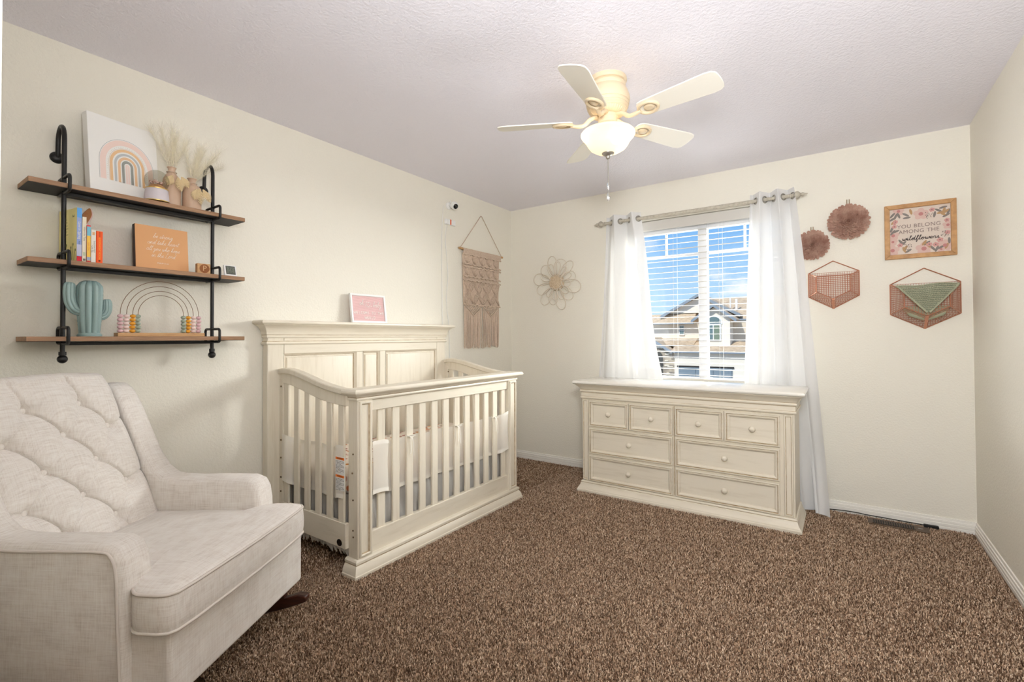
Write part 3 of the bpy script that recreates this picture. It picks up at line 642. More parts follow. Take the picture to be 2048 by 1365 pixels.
# bedding in the crib
def floral():
    m = bpy.data.materials.new('floral_sheet'); m.use_nodes = True; t = m.node_tree; b = t.nodes['Principled BSDF']; b.inputs['Roughness'].default_value = .9
    tcn = t.nodes.new('ShaderNodeTexCoord'); v = N(t, 'ShaderNodeTexVoronoi', Scale=22.0); t.links.new(tcn.outputs['Object'], v.inputs['Vector'])
    d = ramp(t, v.outputs['Distance'], [(.30, (1, 1, 1, 1)), (.42, (0, 0, 0, 1))])
    sp = t.nodes.new('ShaderNodeSeparateXYZ'); t.links.new(v.outputs['Color'], sp.inputs[0])
    c = ramp(t, sp.outputs[0], [(0, S(196, 96, 70)), (.25, S(226, 160, 60)), (.45, S(150, 70, 66)), (.65, S(236, 190, 176)), (.85, S(110, 104, 84)), (1, S(196, 130, 120))])
    mx = t.nodes.new('ShaderNodeMixRGB'); mx.inputs[1].default_value = S(244, 234, 222); t.links.new(d, mx.inputs[0]); t.links.new(c, mx.inputs[2]); t.links.new(mx.outputs[0], b.inputs['Base Color']); return m
floral_m = floral()
mt = thing('crib_mattress', 'crib mattress in a fitted sheet printed with orange and rust flowers', 'mattress', (-2.33, 2.19, .36))
g = G(); g.box(-2.625, -2.045, 1.535, 2.845, .365, .505); g.build('mattress', floral_m, mt, bevel=.03, seg=4, off=(-2.33, 2.19, .36))
satin = mat('grey_blue_satin', S(186, 183, 178), 0.35, spec=0.5)
sk = thing('crib_skirt', 'grey crumpled satin skirt hanging under the crib mattress with white fringe', 'bed skirt', (-2.33, 2.19, .06)); osk = (-2.33, 2.19, .06)
def skirt(p0, p1, nrm, n):
    def fn(u, v):
        x = lerp(p0[0], p1[0], u); y = lerp(p0[1], p1[1], u); w = .010 * math.sin(u * n + 1.7 * v + math.sin(u * n * .37) * 2) * (.4 + v) + .006 * math.sin(u * n * 2.3 - 4 * v)
        return (x + nrm[0] * w, y + nrm[1] * w, lerp(.372, .13, v))
    g = G(); g.grid(fn, 120, 10); return g
skirt((-2.042, 1.55), (-2.042, 2.84), (1, 0), 60).build('skirt_panel', satin, sk, off=osk, smooth=80)
skirt((-2.62, 1.54), (-2.05, 1.54), (0, 1), 30).build('skirt_panel', satin, sk, off=osk, smooth=80)
g = G(); r3 = random.Random(4)
for k in range(46):
    x = lerp(-2.61, -2.06, k / 45) + r3.uniform(-.004, .004); y = 1.535; z1 = .118
    g.tube(smoothpts([(x, y, z1), (x + r3.uniform(-.006, .006), y - .004, z1 - .02), (x + r3.uniform(-.010, .010), y + r3.uniform(-.008, .008), z1 - r3.uniform(.045, .066))], 3), [.004] * 3 + [.006] * 2 + [.005, .003], seg=5)
stuff(g.build('fringe', mat('white_fringe', S(232, 228, 220), 0.95), sk, off=osk, smooth=60))

bp = thing('crib_bumper', 'cream mesh bumper wrapped round the crib slats and tied with bows', 'crib bumper', (-2.0, 1.6, .38)); obp = (-2.0, 1.6, .38)
def band(path, zt, zb, name, m, wob=.004, dx=0.0, dip=.024):
    P = smoothpts([(x, y, 0) for x, y in path], 8); n = len(P)
    acc = [0]
    for i in range(1, n): acc.append(acc[-1] + (P[i] - P[i - 1]).length)
    def fn(u, v):
        i = min(n - 1, int(round(u * (n - 1)))); p = P[i]; s_ = acc[i]; t_ = P[min(n - 1, i + 1)] - P[max(0, i - 1)]; nn = Vector((t_.y, -t_.x, 0)).normalized()
        w = wob * math.sin(s_ * 34 + v * 2) * math.sin(PI * v) + dx
        return (p.x + nn.x * w, p.y + nn.y * w, lerp(zt, zb, v) + .004 * math.sin(s_ * 26) - dip * min(1, 5 * u * (1 - u)) ** 2)
    g = G(); g.grid(fn, n, 9 if zt - zb > .1 else 3); return g.build(name, m, bp, off=obp, smooth=80)
fpath = [(-1.975, 1.592), (-1.975, 1.655), (-1.984, 1.700), (-2.016, 1.730), (-2.018, 1.80), (-2.018, 2.0), (-2.018, 2.2), (-2.018, 2.4), (-2.018, 2.6), (-2.014, 2.690), (-1.986, 2.722), (-1.976, 2.75), (-1.975, 2.788)]
spath = [(-2.612, 1.473), (-2.590, 1.470), (-2.562, 1.472), (-2.540, 1.486), (-2.528, 1.508), (-2.48, 1.510), (-2.386, 1.510), (-2.287, 1.510), (-2.20, 1.510), (-2.155, 1.506), (-2.132, 1.486), (-2.112, 1.471), (-2.087, 1.468), (-2.05, 1.470)]
trimb_m = mat('bumper_binding', S(244, 240, 230), 0.8)
band(fpath, .648, .380, 'bumper_panel', mesh_m); band(spath, .640, .378, 'bumper_panel', mesh_m, .003)
for pth in (fpath, spath):
    z0, z1 = (.648, .380) if pth is fpath else (.640, .378)
    band(pth, z0 + .001, z0 - .020, 'binding', trimb_m, 0, .0012); band(pth, z1 + .020, z1 - .001, 'binding', trimb_m, 0, .0012)
for yc, zc_ in ((1.867, .632), (2.265, .628), (2.658, .625)):
    g = G(); x = -1.988
    for s in (-1, 1):
        g.tube(smoothpts([(x, yc, zc_), (x + .012, yc + s * .012, zc_ + .006), (x + .010, yc + s * .026, zc_ + .002), (x + .004, yc + s * .012, zc_ - .006), (x, yc, zc_)], 4), .0028, seg=5, rz=.0012)
        g.tube(smoothpts([(x, yc, zc_), (x + .006, yc + s * .008, zc_ - .03), (x + .006, yc + s * (.014 if s > 0 else .004), zc_ - .075), (x + .008, yc + s * .012, zc_ - (.115 if s > 0 else .10))], 4), .0030, seg=5, rz=.0012)
    g.tube([(x - .022, yc - .025, zc_), (x + .001, yc - .025, zc_), (x + .002, yc + .025, zc_), (x - .022, yc + .025, zc_)], .0028, seg=5)
    g.build('bow', trimb_m, bp, off=obp, smooth=60)
def PS(u, v, n): return (-2.069 + u, 1.4655 - n, .4985 + v)
g = G(); g.box(-2.105, -2.033, 1.4655, 1.4675, .418, .585); tag(g.build('warning_label', flat(238, 238, 236), bp, off=obp), 'white sewn warning label with two orange bars')
lab = bp.children[-1]
for v in (.078, -.010):
    g = G(); g.add([PS(a, b, .0006) for a, b in ((-.035, v - .006), (.035, v - .006), (.035, v + .006), (-.035, v + .006))], [(0, 1, 2, 3)]); g.build('orange_bar', flat(238, 120, 30), lab, off=obp)
    text_geo('WARNING', .010, lambda u, w, n, v=v: PS(u, w + v, n + .0008), .0003).build('lettering', flat(40, 30, 24), lab, off=obp)
g = G(); r3 = random.Random(8)
for v0 in (.064, -.024):
    for k in range(9):
        v = v0 - k * .0068; u = -.032
        while u < .030:
            w = r3.uniform(.004, .012); g.add([PS(a, b, .0008) for a, b in ((u, v - .0012), (min(u + w, .033), v - .0012), (min(u + w, .033), v + .0012), (u, v + .0012))], [(0, 1, 2, 3)]); u += w + .003
            if k % 3 == 2 and u > .005: break
stuff(g.build('small_print', flat(70, 70, 72), lab, off=obp))

# ------------------------------------------------------------------ rocking armchair
ANG = rad(30); CX, CY = -1.926, 1.181
CA, CB = -.38, -.362   # chair centre in its own front/side coordinates
cw = Vector((CX, CY, 0)) + Vector((math.cos(ANG), math.sin(ANG), 0)) * CA + Vector((-math.sin(ANG), math.cos(ANG), 0)) * CB
ch = thing('rocking_armchair', 'oatmeal linen upholstered wingback rocking armchair with button tufted back', 'armchair', (cw.x, cw.y, 0), (0, 0, ANG)); och = (CA, CB, 0)
arm_out = [(-.118, .140), (-.117, .42), (-.120, .50), (-.128, .550), (-.148, .585), (-.185, .600), (-.31, .599), (-.42, .595), (-.500, .596), (-.550, .604), (-.590, .634), (-.622, .682), (-.650, .740), (-.680, .815), (-.708, .885), (-.735, .940), (-.756, .972), (-.780, .990), (-.815, .992), (-.850, .970), (-.862, .93), (-.84, .80), (-.80, .60), (-.76, .40), (-.72, .14)]
def lean(z): return max(0, z - .62) * .06
def arm(side):
    b0, b1 = (-.010, -.122) if side > 0 else (-.742, -.632)
    g = G(); n = len(arm_out); sgn = 1 if side > 0 else -1; vs = []
    rr = .026; lv = [(0.0, 0.0), (.02, .26), (.08, .68), (.2, .92), (.5, 1.0), (.8, .92), (.92, .68), (.98, .26), (1.0, 0.0)]
    cxm = sum(p[0] for p in arm_out) / n; czm = sum(p[1] for p in arm_out) / n
    # inward normals of the outline
    nor = []
    for i in range(n):
        a, c = Vector(arm_out[i - 1]), Vector(arm_out[(i + 1) % n]); t = (c - a).normalized(); nor.append(Vector((t.y, -t.x)))
    test = Vector(arm_out[5]) + nor[5] * .05
    if test.y > arm_out[5][1]: nor = [-q for q in nor]
    for t_, e in lv:
        ins = rr * (1 - e)
        for i, (a, z) in enumerate(arm_out):
            bb = lerp(b0, b1, t_) - sgn * lean(z)
            p = Vector((a, z)) + nor[i] * (ins if z > .2 else ins * .3); vs.append((p.x, bb, p.y))
    m = len(lv); fs = [(k * n + i, k * n + (i + 1) % n, (k + 1) * n + (i + 1) % n, (k + 1) * n + i) for k in range(m - 1) for i in range(n)]
    fs += [tuple(range(n))[::-1], tuple(range((m - 1) * n, m * n))]
    g.add(vs, fs); o = g.build('arm', linen_m, ch, off=och, smooth=55)
    # piping around the outer face of the arm
    pts = [(a + nor[i].x * .022, (b0 - sgn * lean(z)) + sgn * .001, z + nor[i].y * .022) for i, (a, z) in enumerate(arm_out) if i < 20]
    g = G(); g.tube(smoothpts(pts, 3), .0042, seg=6); g.build('piping', piping_m, o, off=och, smooth=70)
arm(1); arm(-1)
# tufted back
BTN = []
BC = -.393
def back_pt(b, h):
    """b across (chair coordinates), h height above the floor -> untufted back surface (a, b, z)"""
    zz = min(h, 1.06); s_ = (b - BC) / .26
    return -.546 - (zz - .41) * .361 + .034 - .020 * s_ * s_, b, h
rows = [(.930, (-.493, -.300)), (.828, (-.578, -.391, -.208)), (.719, (-.487, -.300)), (.612, (-.573, -.388, -.204)), (.509, (-.482, -.292))]
for z_, ss in rows:
    for s_ in ss: BTN.append((s_, z_))
segs = []
for z_, ss in rows:
    for s_ in ss:
        for z2, ss2 in rows:
            if 0 < z_ - z2 < .14:
                for s2 in ss2:
                    if abs(s2 - s_) < .13: segs.append(((s_, z_), (s2, z2), 1.0 if s2 > s_ else .38))
for s_ in (-.493, -.300): segs.append(((s_ - .045, 1.07), (s_, .930), .8))
for s_ in (-.482, -.292): segs.append(((s_, .509), (s_ + .05, .40), 1.0)); segs.append(((s_, .509), (s_ - .05, .40), .4))
for z_ in (.828, .612): segs.append(((-.208, z_), (-.12, z_ + .02), .6)); segs.append(((-.575, z_), (-.68, z_ + .01), .6))
s3 = []
for p, q, w_ in segs:
    P_ = [p, ((p[0] * .65 + q[0] * .35), (p[1] * .65 + q[1] * .35) + .010), ((p[0] * .3 + q[0] * .7), (p[1] * .3 + q[1] * .7) + .011), q]
    for i in range(3): s3.append((*P_[i], *P_[i + 1], w_))
SEGA = np.array(s3); BTA = np.array(BTN)
def tuft(b, z):
    p = np.array([b, z]); a = SEGA[:, :2]; d = SEGA[:, 2:4] - a
    t = np.clip(((p - a) * d).sum(1) / (d * d).sum(1), 0, 1); ds = np.sqrt((((a + d * t[:, None]) - p) ** 2).sum(1))
    db = np.sqrt(((BTA - p) ** 2).sum(1)).min()
    return -(SEGA[:, 4] * (.016 * np.exp(-ds / .0035) + .009 * np.exp(-(ds / .030) ** 2))).max() - .021 * math.exp(-(db / .020) ** 2) - .010 * math.exp(-(db / .05) ** 2)
def backfn(u, v):
    if v < .84:
        z = lerp(.395, 1.020, v / .84); hw_ = .282 - (z - .42) * .083; b = BC + (u * 2 - 1) * hw_; a, b, _ = back_pt(b, z); s_ = abs(u * 2 - 1)
        a += tuft(b, z) - .05 * max(0, s_ - .86) ** 1.5 * 6
        r_ = max(0, (z - .96) / .06); a -= .014 * r_ * r_
        return (a, b, z)
    q = (v - .84) / .16 * PI * .95; z = 1.020; hw_ = .282 - (z - .42) * .083; b = BC + (u * 2 - 1) * hw_; a, b, _ = back_pt(b, z); s_ = abs(u * 2 - 1)
    a += tuft(b, z) * max(0, math.cos(q)) - .05 * max(0, s_ - .86) ** 1.5 * 6 - .014
    return (a - .045 * (1 - math.cos(q)), b, z + (.030 - .012 * s_ * s_) * math.sin(q) - .30 * max(0, (q - PI * .7)) / (PI * .25))
g = G(); g.grid(backfn, 190, 240); bk = g.build('backrest', linen_m, ch, off=och, smooth=85)
for s_, z in BTN:
    a, b, _ = back_pt(s_, z); a += -.042
    g = G(); g.ball((0, 0, 0), .0125, 14, 8, (.55, 1, 1)); g.v = [(x + a, y + b, zz + z) for x, y, zz in g.v]; g.build('button', linen_m, bk, off=och, smooth=80)
# back shell
g = G(); g.prism([(-.62, .14), (-.62, .40), (-.80, .97), (-.855, .97), (-.715, .14)], 'y', -.66, -.10); g.build('back_shell', linen_m, ch, bevel=.01, off=och)
# seat cushion, T shaped
def cushion():
    base = [(-.58, -.640), (-.140, -.642), (-.124, -.650), (-.118, -.716), (-.096, -.734), (-.076, -.742), (-.02, -.742), (.008, -.735), (.022, -.716), (.028, -.66), (.034, -.50), (.036, -.362), (.034, -.22), (.028, -.095), (.022, -.044), (.008, -.026), (-.02, -.018), (-.076, -.018), (-.100, -.026), (-.118, -.044), (-.124, -.104), (-.140, -.116), (-.58, -.118)]
    pts = []
    for i in range(len(base)):
        a, c = Vector(base[i]), Vector(base[(i + 1) % len(base)]); k = max(1, int((c - a).length / .03))
        pts += [a.lerp(c, t / k) for t in range(k)]
    n = len(pts); c0 = Vector((-.20, -.362)); vs = []; ringsp = []
    for sc_, z in ((.0, .352), (.6, .352), (.985, .352), (1.0, .358), (1.012, .385), (1.014, .41), (1.008, .44), (1.0, .462), (.985, .469), (.93, .477), (.80, .486), (.6, .493), (.35, .497), (.12, .498)):
        ringsp.append([(c0.x + (p.x - c0.x) * sc_, c0.y + (p.y - c0.y) * sc_, z - .05 * max(0, -(p.x + .30)) * sc_) for p in pts])
    ringsp = ringsp[1:]
    g = G(); vs = [q for r in ringsp for q in r]; m = len(ringsp)
    fs = [(k * n + i, k * n + (i + 1) % n, (k + 1) * n + (i + 1) % n, (k + 1) * n + i) for k in range(m - 1) for i in range(n)]
    fs += [tuple(range(n))[::-1], tuple(range((m - 1) * n, m * n))]; g.add(vs, fs); o = g.build('seat_cushion', linen_m, ch, off=och, smooth=50)
    for z, sc_ in ((.464, 1.0), (.358, 1.003)):
        g = G(); g.tube([(c0.x + (p.x - c0.x) * sc_, c0.y + (p.y - c0.y) * sc_, z - .05 * max(0, -(p.x + .30))) for p in pts], .0048, seg=6, closed=True); g.build('piping', piping_m, o, off=och, smooth=70)
cushion()
g = G(); g.box(-.16, -.002, -.716, -.006, .140, .352); g.build('seat_base', linen_m, ch, bevel=.012, seg=3, off=och)
for b_ in (-.075, -.635):
    up = []; lo = []
    for k in range(25):
        a = lerp(-.80, .062, k / 24); zb_ = .006 + .46 * (a + .37) ** 2; th = .042 if .01 < k / 24 < .96 else .024
        lo.append((a, zb_)); up.append((a, zb_ + th))
    g = G(); g.prism(lo + up[::-1], 'y', b_ - .017, b_ + .017); rk = g.build('rocker', darkwood_m, ch, bevel=.005, off=och)
    for a in (-.62, -.06):
        z0 = .03 + .46 * (a + .37) ** 2; g = G(); g.box(a - .026, a + .026, b_ - .014, b_ + .014, z0, .16); g.build('leg', darkwood_m, ch, bevel=.004, off=och)
g = G(); g.box(-.40, -.36, -.62, -.09, .03, .06); g.build('stretcher', darkwood_m, ch, bevel=.004, off=och)
# ------------------------------------------------------------------ ceiling fan
FXc, FYc = -.932, 2.169
fan = thing('ceiling_fan', 'cream five-blade ceiling fan with lit frosted bowl lamp in the middle of the ceiling', 'ceiling fan', (FXc, FYc, H)); of = (FXc, FYc, H)
cf = (FXc, FYc, 0)
def fl(name, prof, m=fanm, seg=40, par=None, sm=35, **k):
    g = G(); g.lathe(prof, seg, cf, **k); return g.build(name, m, par or fan, off=of, smooth=sm)
fl('ceiling_ring', [(.092, 2.44), (.093, 2.428), (.088, 2.420), (.082, 2.418)])
fl('motor_housing', [(.080, 2.42), (.084, 2.412), (.087, 2.408), (.086, 2.392), (.090, 2.388), (.098, 2.370), (.105, 2.350), (.107, 2.335), (.104, 2.322), (.101, 2.320), (.103, 2.312), (.100, 2.306), (.098, 2.305), (.099, 2.298), (.095, 2.292), (.093, 2.290), (.093, 2.286), (.088, 2.282), (.05, 2.282)])
fl('fluted_collar', [(.086, 2.284), (.083, 2.276), (.074, 2.266), (.060, 2.262), (.05, 2.262)], flute=(40, .035), seg=160)
fl('switch_housing', [(.05, 2.282), (.048, 2.25), (.046, 2.248), (.046, 2.222), (.052, 2.216), (.060, 2.205), (.060, 2.190), (.03, 2.186)])
for k in range(5):
    a = rad(-82 + 72 * k); ca, sa = math.cos(a), math.sin(a)
    pit = rad(-14)
    def BP(r, t, h, ca=ca, sa=sa):  # along blade, across, above blade plane
        y = t * math.cos(pit) - h * math.sin(pit); z = t * math.sin(pit) + h * math.cos(pit)
        return (FXc + ca * r - sa * y, FYc + sa * r + ca * y, 2.232 + z)
    out = []
    r0, r1, w0, w1 = .17, .545, .050, .064
    for r, w in ((r0, -w0 * .55), (r0 + .012, -w0 * .88), (r0 + .035, -w0), (.36, -lerp(w0, w1, .55)), (r1 - .05, -w1), (r1 - .018, -w1 * .93), (r1 - .004, -w1 * .72), (r1, -w1 * .45), (r1 + .002, 0), (r1, w1 * .45), (r1 - .004, w1 * .72), (r1 - .018, w1 * .93), (r1 - .05, w1), (.36, lerp(w0, w1, .55)), (r0 + .035, w0), (r0 + .012, w0 * .88), (r0, w0 * .55)): out.append((r, w))
    g = G(); n = len(out); g.add([BP(r, w, .0) for r, w in out] + [BP(r, w, .006) for r, w in out], [tuple(range(n))[::-1], tuple(range(n, 2 * n))] + [(i, (i + 1) % n, n + (i + 1) % n, n + i) for i in range(n)])
    bld = g.build('blade', blade_m, fan, bevel=.0015, off=of)
    g = G(); g.tube(smoothpts([BP(.05, 0, .030), BP(.085, 0, .016), BP(.115, 0, -.008), BP(.15, 0, -.012), BP(.18, 0, -.006)], 4), [.011] * 8 + [.010] * 9, seg=8); arm_ = g.build('blade_arm', fanm, fan, off=of, smooth=60)
    ringp = [BP(.218 + .046 * math.cos(q), .036 * math.sin(q), -.004) for q in [2 * PI * j / 28 for j in range(28)]]
    g = G(); g.tube(ringp, .0075, seg=8, closed=True); g.build('arm_ring', fanm, arm_, off=of, smooth=60)
    vs = [BP(.224 + rr_ * .027 * math.cos(q), rr_ * .021 * math.sin(q), hh) for rr_, hh in ((1, -.001), (.9, -.007), (.5, -.009), (.02, -.009)) for q in [2 * PI * j / 24 for j in range(24)]]
    g = G(); g.add(vs, [(i * 24 + j, i * 24 + (j + 1) % 24, (i + 1) * 24 + (j + 1) % 24, (i + 1) * 24 + j) for i in range(3) for j in range(24)]); g.build('arm_medallion', fanm, arm_, off=of, smooth=60)
bowl = fl('lamp_bowl', [(.066, 2.196), (.100, 2.190), (.124, 2.180), (.131, 2.172), (.131, 2.167), (.126, 2.158), (.115, 2.146), (.105, 2.132), (.098, 2.118), (.086, 2.102), (.064, 2.088), (.036, 2.079), (.006, 2.076)], frost_m, 48, sm=80)
fl('finial', [(.030, 2.080), (.029, 2.074), (.018, 2.066), (.010, 2.063), (.011, 2.057), (.008, 2.050), (.003, 2.047)], steel_m, 20, sm=50)
bulb_m = mat('lit_bulb', S(255, 236, 200), 0.5, emit=((1.0, 0.86, 0.64, 1), 9))
bx_, by_ = FXc + .052 * math.cos(YAW), FYc + .052 * math.sin(YAW)
g = G(); g.ball((bx_ - .01, by_ - .01, 2.150), .024, 14, 10, (1, 1, 1.15)); g.build('bulb', bulb_m, fan, off=of, smooth=80)
lamp = light('bulb_light', 'POINT', (bx_ - .01, by_ - .01, 2.150), 0.4, (1.0, 0.88, 0.70), radius=.03)
for s_ in (-1, 1):
    light('bulb_uplight', 'POINT', (FXc + s_ * .088 * math.cos(YAW), FYc + s_ * .088 * math.sin(YAW), 2.180), 0.3, (1.0, 0.92, 0.80), radius=.02)
g = G()
zz = 2.048
while zz > 1.935: g.ball((FXc, FYc, zz), .0022, 6, 5); zz -= .0046
g.tube([(FXc, FYc, 2.05), (FXc, FYc, 1.86)], .0007, seg=4)
pc = stuff(g.build('pull_chain', steel_m, fan, off=of, smooth=80))
fl('chain_crystal', [(0, 1.936), (.004, 1.930), (.0075, 1.915), (.004, 1.900), (0, 1.895)], crystal_m, 8, sm=10)
fl('chain_crystal', [(0, 1.886), (.004, 1.880), (.010, 1.862), (.008, 1.852), (0, 1.842)], crystal_m, 8, sm=10)

# ------------------------------------------------------------------ wall shelf unit
sh = thing('wall_shelf', 'black iron pipe wall shelf with three walnut boards on the left wall', 'shelf', (XL, .82, 1.1)); os_ = (XL, .82, 1.1)
PX = -2.60; SY0, SY1 = .427, 1.226; PYS = (.543, 1.100); TOPS = (1.802, 1.496, 1.190)
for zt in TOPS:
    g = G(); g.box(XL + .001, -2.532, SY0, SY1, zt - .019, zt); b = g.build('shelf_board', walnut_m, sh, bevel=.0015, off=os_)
    g = G(); g.box(XL + .002, -2.534, SY0 + .001, SY1 - .001, zt - .0205, zt - .0188); tag(g.build('underside', dark_m, b, off=os_), 'black underside')  # thin black layer under each board
    g = G(); g.box(-2.606, -2.592, PYS[0], PYS[1], zt - .036, zt - .022); g.build('crossbar', black_m, sh, bevel=.002, off=os_)
    for py in PYS:
        x0, x1, z0, z1, r = -2.672, -2.518, zt - .028, zt + .036, .014; loop = []
        for cx_, cz_, a0 in ((x1 - r, z1 - r, 0), (x0 + r, z1 - r, 90), (x0 + r, z0 + r, 180), (x1 - r, z0 + r, 270)):
            for k in range(5): q = rad(a0 + 90 * k / 4); loop.append((cx_ + r * math.cos(q), py, cz_ + r * math.sin(q)))
        g = G(); g.tube(loop, .0062, seg=8, closed=True); br = g.build('bracket_loop', black_m, sh, off=os_, smooth=60)
for py in PYS:
    hookp = [(PX, py, 1.12), (PX, py, 1.5), (PX, py, 2.0)] + [(PX - .047 + .047 * math.cos(q), py, 2.0 + .060 * math.sin(q)) for q in [PI * k / 10 for k in range(1, 11)]] + [(PX - .095, py, 1.975), (PX - .097, py, 1.955), (PX - .104, py, 1.944)]
    g = G(); g.tube(hookp, .0082, seg=12); po = g.build('pipe_post', black_m, sh, off=os_, smooth=60)
    g = G(); g.ball((PX, py, 1.098), .017, 18, 12); g.build('ball_end', black_m, po, off=os_, smooth=80)
    g = G(); g.tube([(PX, py, 1.113), (PX, py, 1.128)], .0125, seg=14); g.build('ball_collar', black_m, po, off=os_, smooth=50)
    g = G(); g.lathe([(.024, 0), (.024, .005), (.018, .010), (.010, .014), (0, .014)], 20, (XL, py, 1.944), 'x'); g.build('wall_flange', black_m, po, off=os_, smooth=50)
R90 = PI / 2
# rainbow canvas (front faces -Y before it is turned to face the room)
cv = thing('rainbow_canvas', 'white canvas painted with a pastel rainbow leaning on the top shelf', 'canvas', (-2.584, .622, TOPS[0]), (-rad(6.0), 0, rad(90 + 10.5)))
CWd, CHt = .268, .352
g = G(); g.box(0, CWd, 0, .038, 0, CHt); g.build('canvas', canvas_m, cv, bevel=.002)
def arcband(r0, r1, zc_, zb_, x, m, y=-.0006, squash=1.0, n=28):
    g = G(); vs = []
    for r in (r0, r1):
        vs.append((x - r, y, zb_)); 
        for k in range(n + 1): a = PI - PI * k / n; vs.append((x + r * math.cos(a), y, zc_ + r * math.sin(a) * squash))
        vs.append((x + r, y, zb_))
    q = n + 3; vs += [(vx, 0, vz) for vx, vy, vz in vs]
    fs = [(i, i + 1, q + i + 1, q + i) for i in range(q - 1)]
    g.add(vs[:2 * q], fs); return g
rx, rz_, rb = .142, .150, .070
for r0, r1, c in ((.1055, .1065, (130, 130, 136)), (.082, .103, (238, 214, 205)), (.0705, .0715, (200, 170, 150)), (.057, .068, (226, 188, 144)), (.042, .051, (190, 194, 196)), (.027, .037, (228, 190, 152)), (.012, .0225, (150, 152, 146)), (.0005, .0085, (236, 216, 208))):
    arcband(r0, r1, rz_, rb, rx, flat(*c), squash=1.12).build('rainbow_band', flat(*c), cv)
g = G()
for k in range(28):
    a = PI * k / 27; r = .0765; g.ball((rx + r * math.cos(a), -.0004, rz_ + r * math.sin(a) * 1.12), .0012, 6, 4)
for k in range(7):
    for s in (-1, 1): g.ball((rx + s * .0765, -.0004, rz_ - .010 * (k + 1)), .0012, 6, 4)
stuff(g.build('painted_dots', flat(206, 196, 170), cv))

# glitter globe
gl = thing('snow_globe', 'glass snow globe on a pale lilac base with gold rims on the top shelf', 'snow globe', (-2.569, .852, TOPS[0])); gl.scale = (.95, .95, .97)
g = G(); g.lathe([(.052, 0), (.052, .003), (.050, .004)], 32, (0, 0, .003)); g.build('gold_rim', mat('gold_trim', S(216, 184, 110), 0.3, metal=0.8), gl, smooth=40)
g = G(); g.lathe([(.0505, .004), (.0455, .056), (.0455, .058)], 32, (0, 0, .002)); g.build('base', flat(208, 200, 206), gl, smooth=40)
g = G(); g.lathe([(.047, .058), (.047, .062), (.044, .063)], 32, (0, 0, .002)); g.build('gold_rim', MATS['gold_trim'], gl, smooth=40)
g = G(); prof = [(.050 * math.sin(PI * k / 16), .103 - .050 * math.cos(PI * k / 16)) for k in range(3, 17)]; g.lathe(prof, 32); g.build('glass_dome', globe_m, gl, smooth=80)
g = G(); g.lathe([(.036, .062), (.036, .066), (.030, .078), (.018, .084), (0, .085)], 20); g.build('diorama_base', mat('tan_diorama', S(196, 150, 106), 0.6), gl, smooth=40)
g = G(); r4 = random.Random(6)
for k in range(10): g.box(*sum([[c - s_, c + s_] for c, s_ in ((r4.uniform(-.02, .02), .005), (r4.uniform(-.022, .022), .006), (.088 + r4.uniform(-.003, .014), .005))], []))
stuff(g.build('diorama_blocks', mat('pink_diorama', S(224, 196, 190), 0.5, var=(90, S(160, 110, 84), .4, .6)), gl, bevel=.001))

# two bottle vases with pampas plumes and hanging macrame leaves
def vase(label, loc, prof, plume, seed, leafs):
    t = thing('bottle_vase', label, 'vase', loc, group=None); r = random.Random(seed)
    g = G(); g.lathe(prof, 28); g.build('vase_body', terr_m, t, smooth=50)
    zn = prof[-1][1] - .004; 
    for k in range(plume[0]):
        aim = Vector((r.uniform(-.25, .35), r.uniform(-.55, .62) + plume[2], 1.0)).normalized(); ln = plume[1] * r.uniform(.75, 1.0); base = Vector((0, 0, zn - .03))
        P = [base + aim * (ln * q) + Vector((0, .10 * (aim.y) * q * q, -.06 * q * q * abs(aim.y))) for q in [i / 8 for i in range(9)]]
        g = G(); g.tube(P, [.0011] * 5 + [.0008] * 4, seg=4)
        for _ in range(300):
            q = r.uniform(.22, 1.0); p = P[0].lerp(P[8], q); i = min(7, int(q * 8)); p = P[i].lerp(P[i + 1], q * 8 - i)
            d = (aim + Vector((r.uniform(-.55, .55), r.uniform(-.75, .75), r.uniform(-.3, .3)))).normalized(); l2 = r.uniform(.025, .075); w = Vector((-d.y, d.x, 0)).normalized() * .0005
            e = p + d * l2 + Vector((0, 0, -.012 * r.random())); m_ = p + d * l2 * .5
            g.add([p - w, p + w, m_ + w, m_ - w, e], [(0, 1, 2, 3), (3, 2, 4)])
        stuff(g.build('pampas_plume', plume_m, t))
    zl = prof[-1][1] - .022
    g = G(); g.tube([(.020 * math.cos(q) * 1.0, .020 * math.sin(q), zl) for q in [2 * PI * k / 18 for k in range(18)]], .0018, seg=5, closed=True); g.tube(smoothpts([(.020, .004, zl), (.034, .010, zl - .02), (.043, .014, zl - .034)], 4), .0012, seg=5); g.build('twine', cotton_m, t, smooth=60)
    for oy, oz, tilt, ln in leafs:
        g = G(); n = 11; P0 = Vector((.046, oy, zl - .03 + oz)); dv = Vector((0, math.sin(tilt), -math.cos(tilt))); sv = Vector((0, math.cos(tilt), math.sin(tilt)))
        g.tube([P0, P0 + dv * ln], .0020, seg=5)
        for i in range(n):
            q = i / (n - 1); hw_ = .020 * math.sin(PI * (q * .85 + .12))
            for s in (-1, 1):
                a = P0 + dv * (ln * q * .9); e = a + sv * (s * hw_) + dv * .010; g.tube([a, a.lerp(e, .5) + Vector((.002, 0, 0)), e], [.0024, .0026, .0010], seg=5)
        g.build('macrame_leaf', mat('ecru_cord_%d' % int(1000 * (oy + 1) + ln * 1e4), S(214, 192, 152), .9), t, smooth=60)
    return t
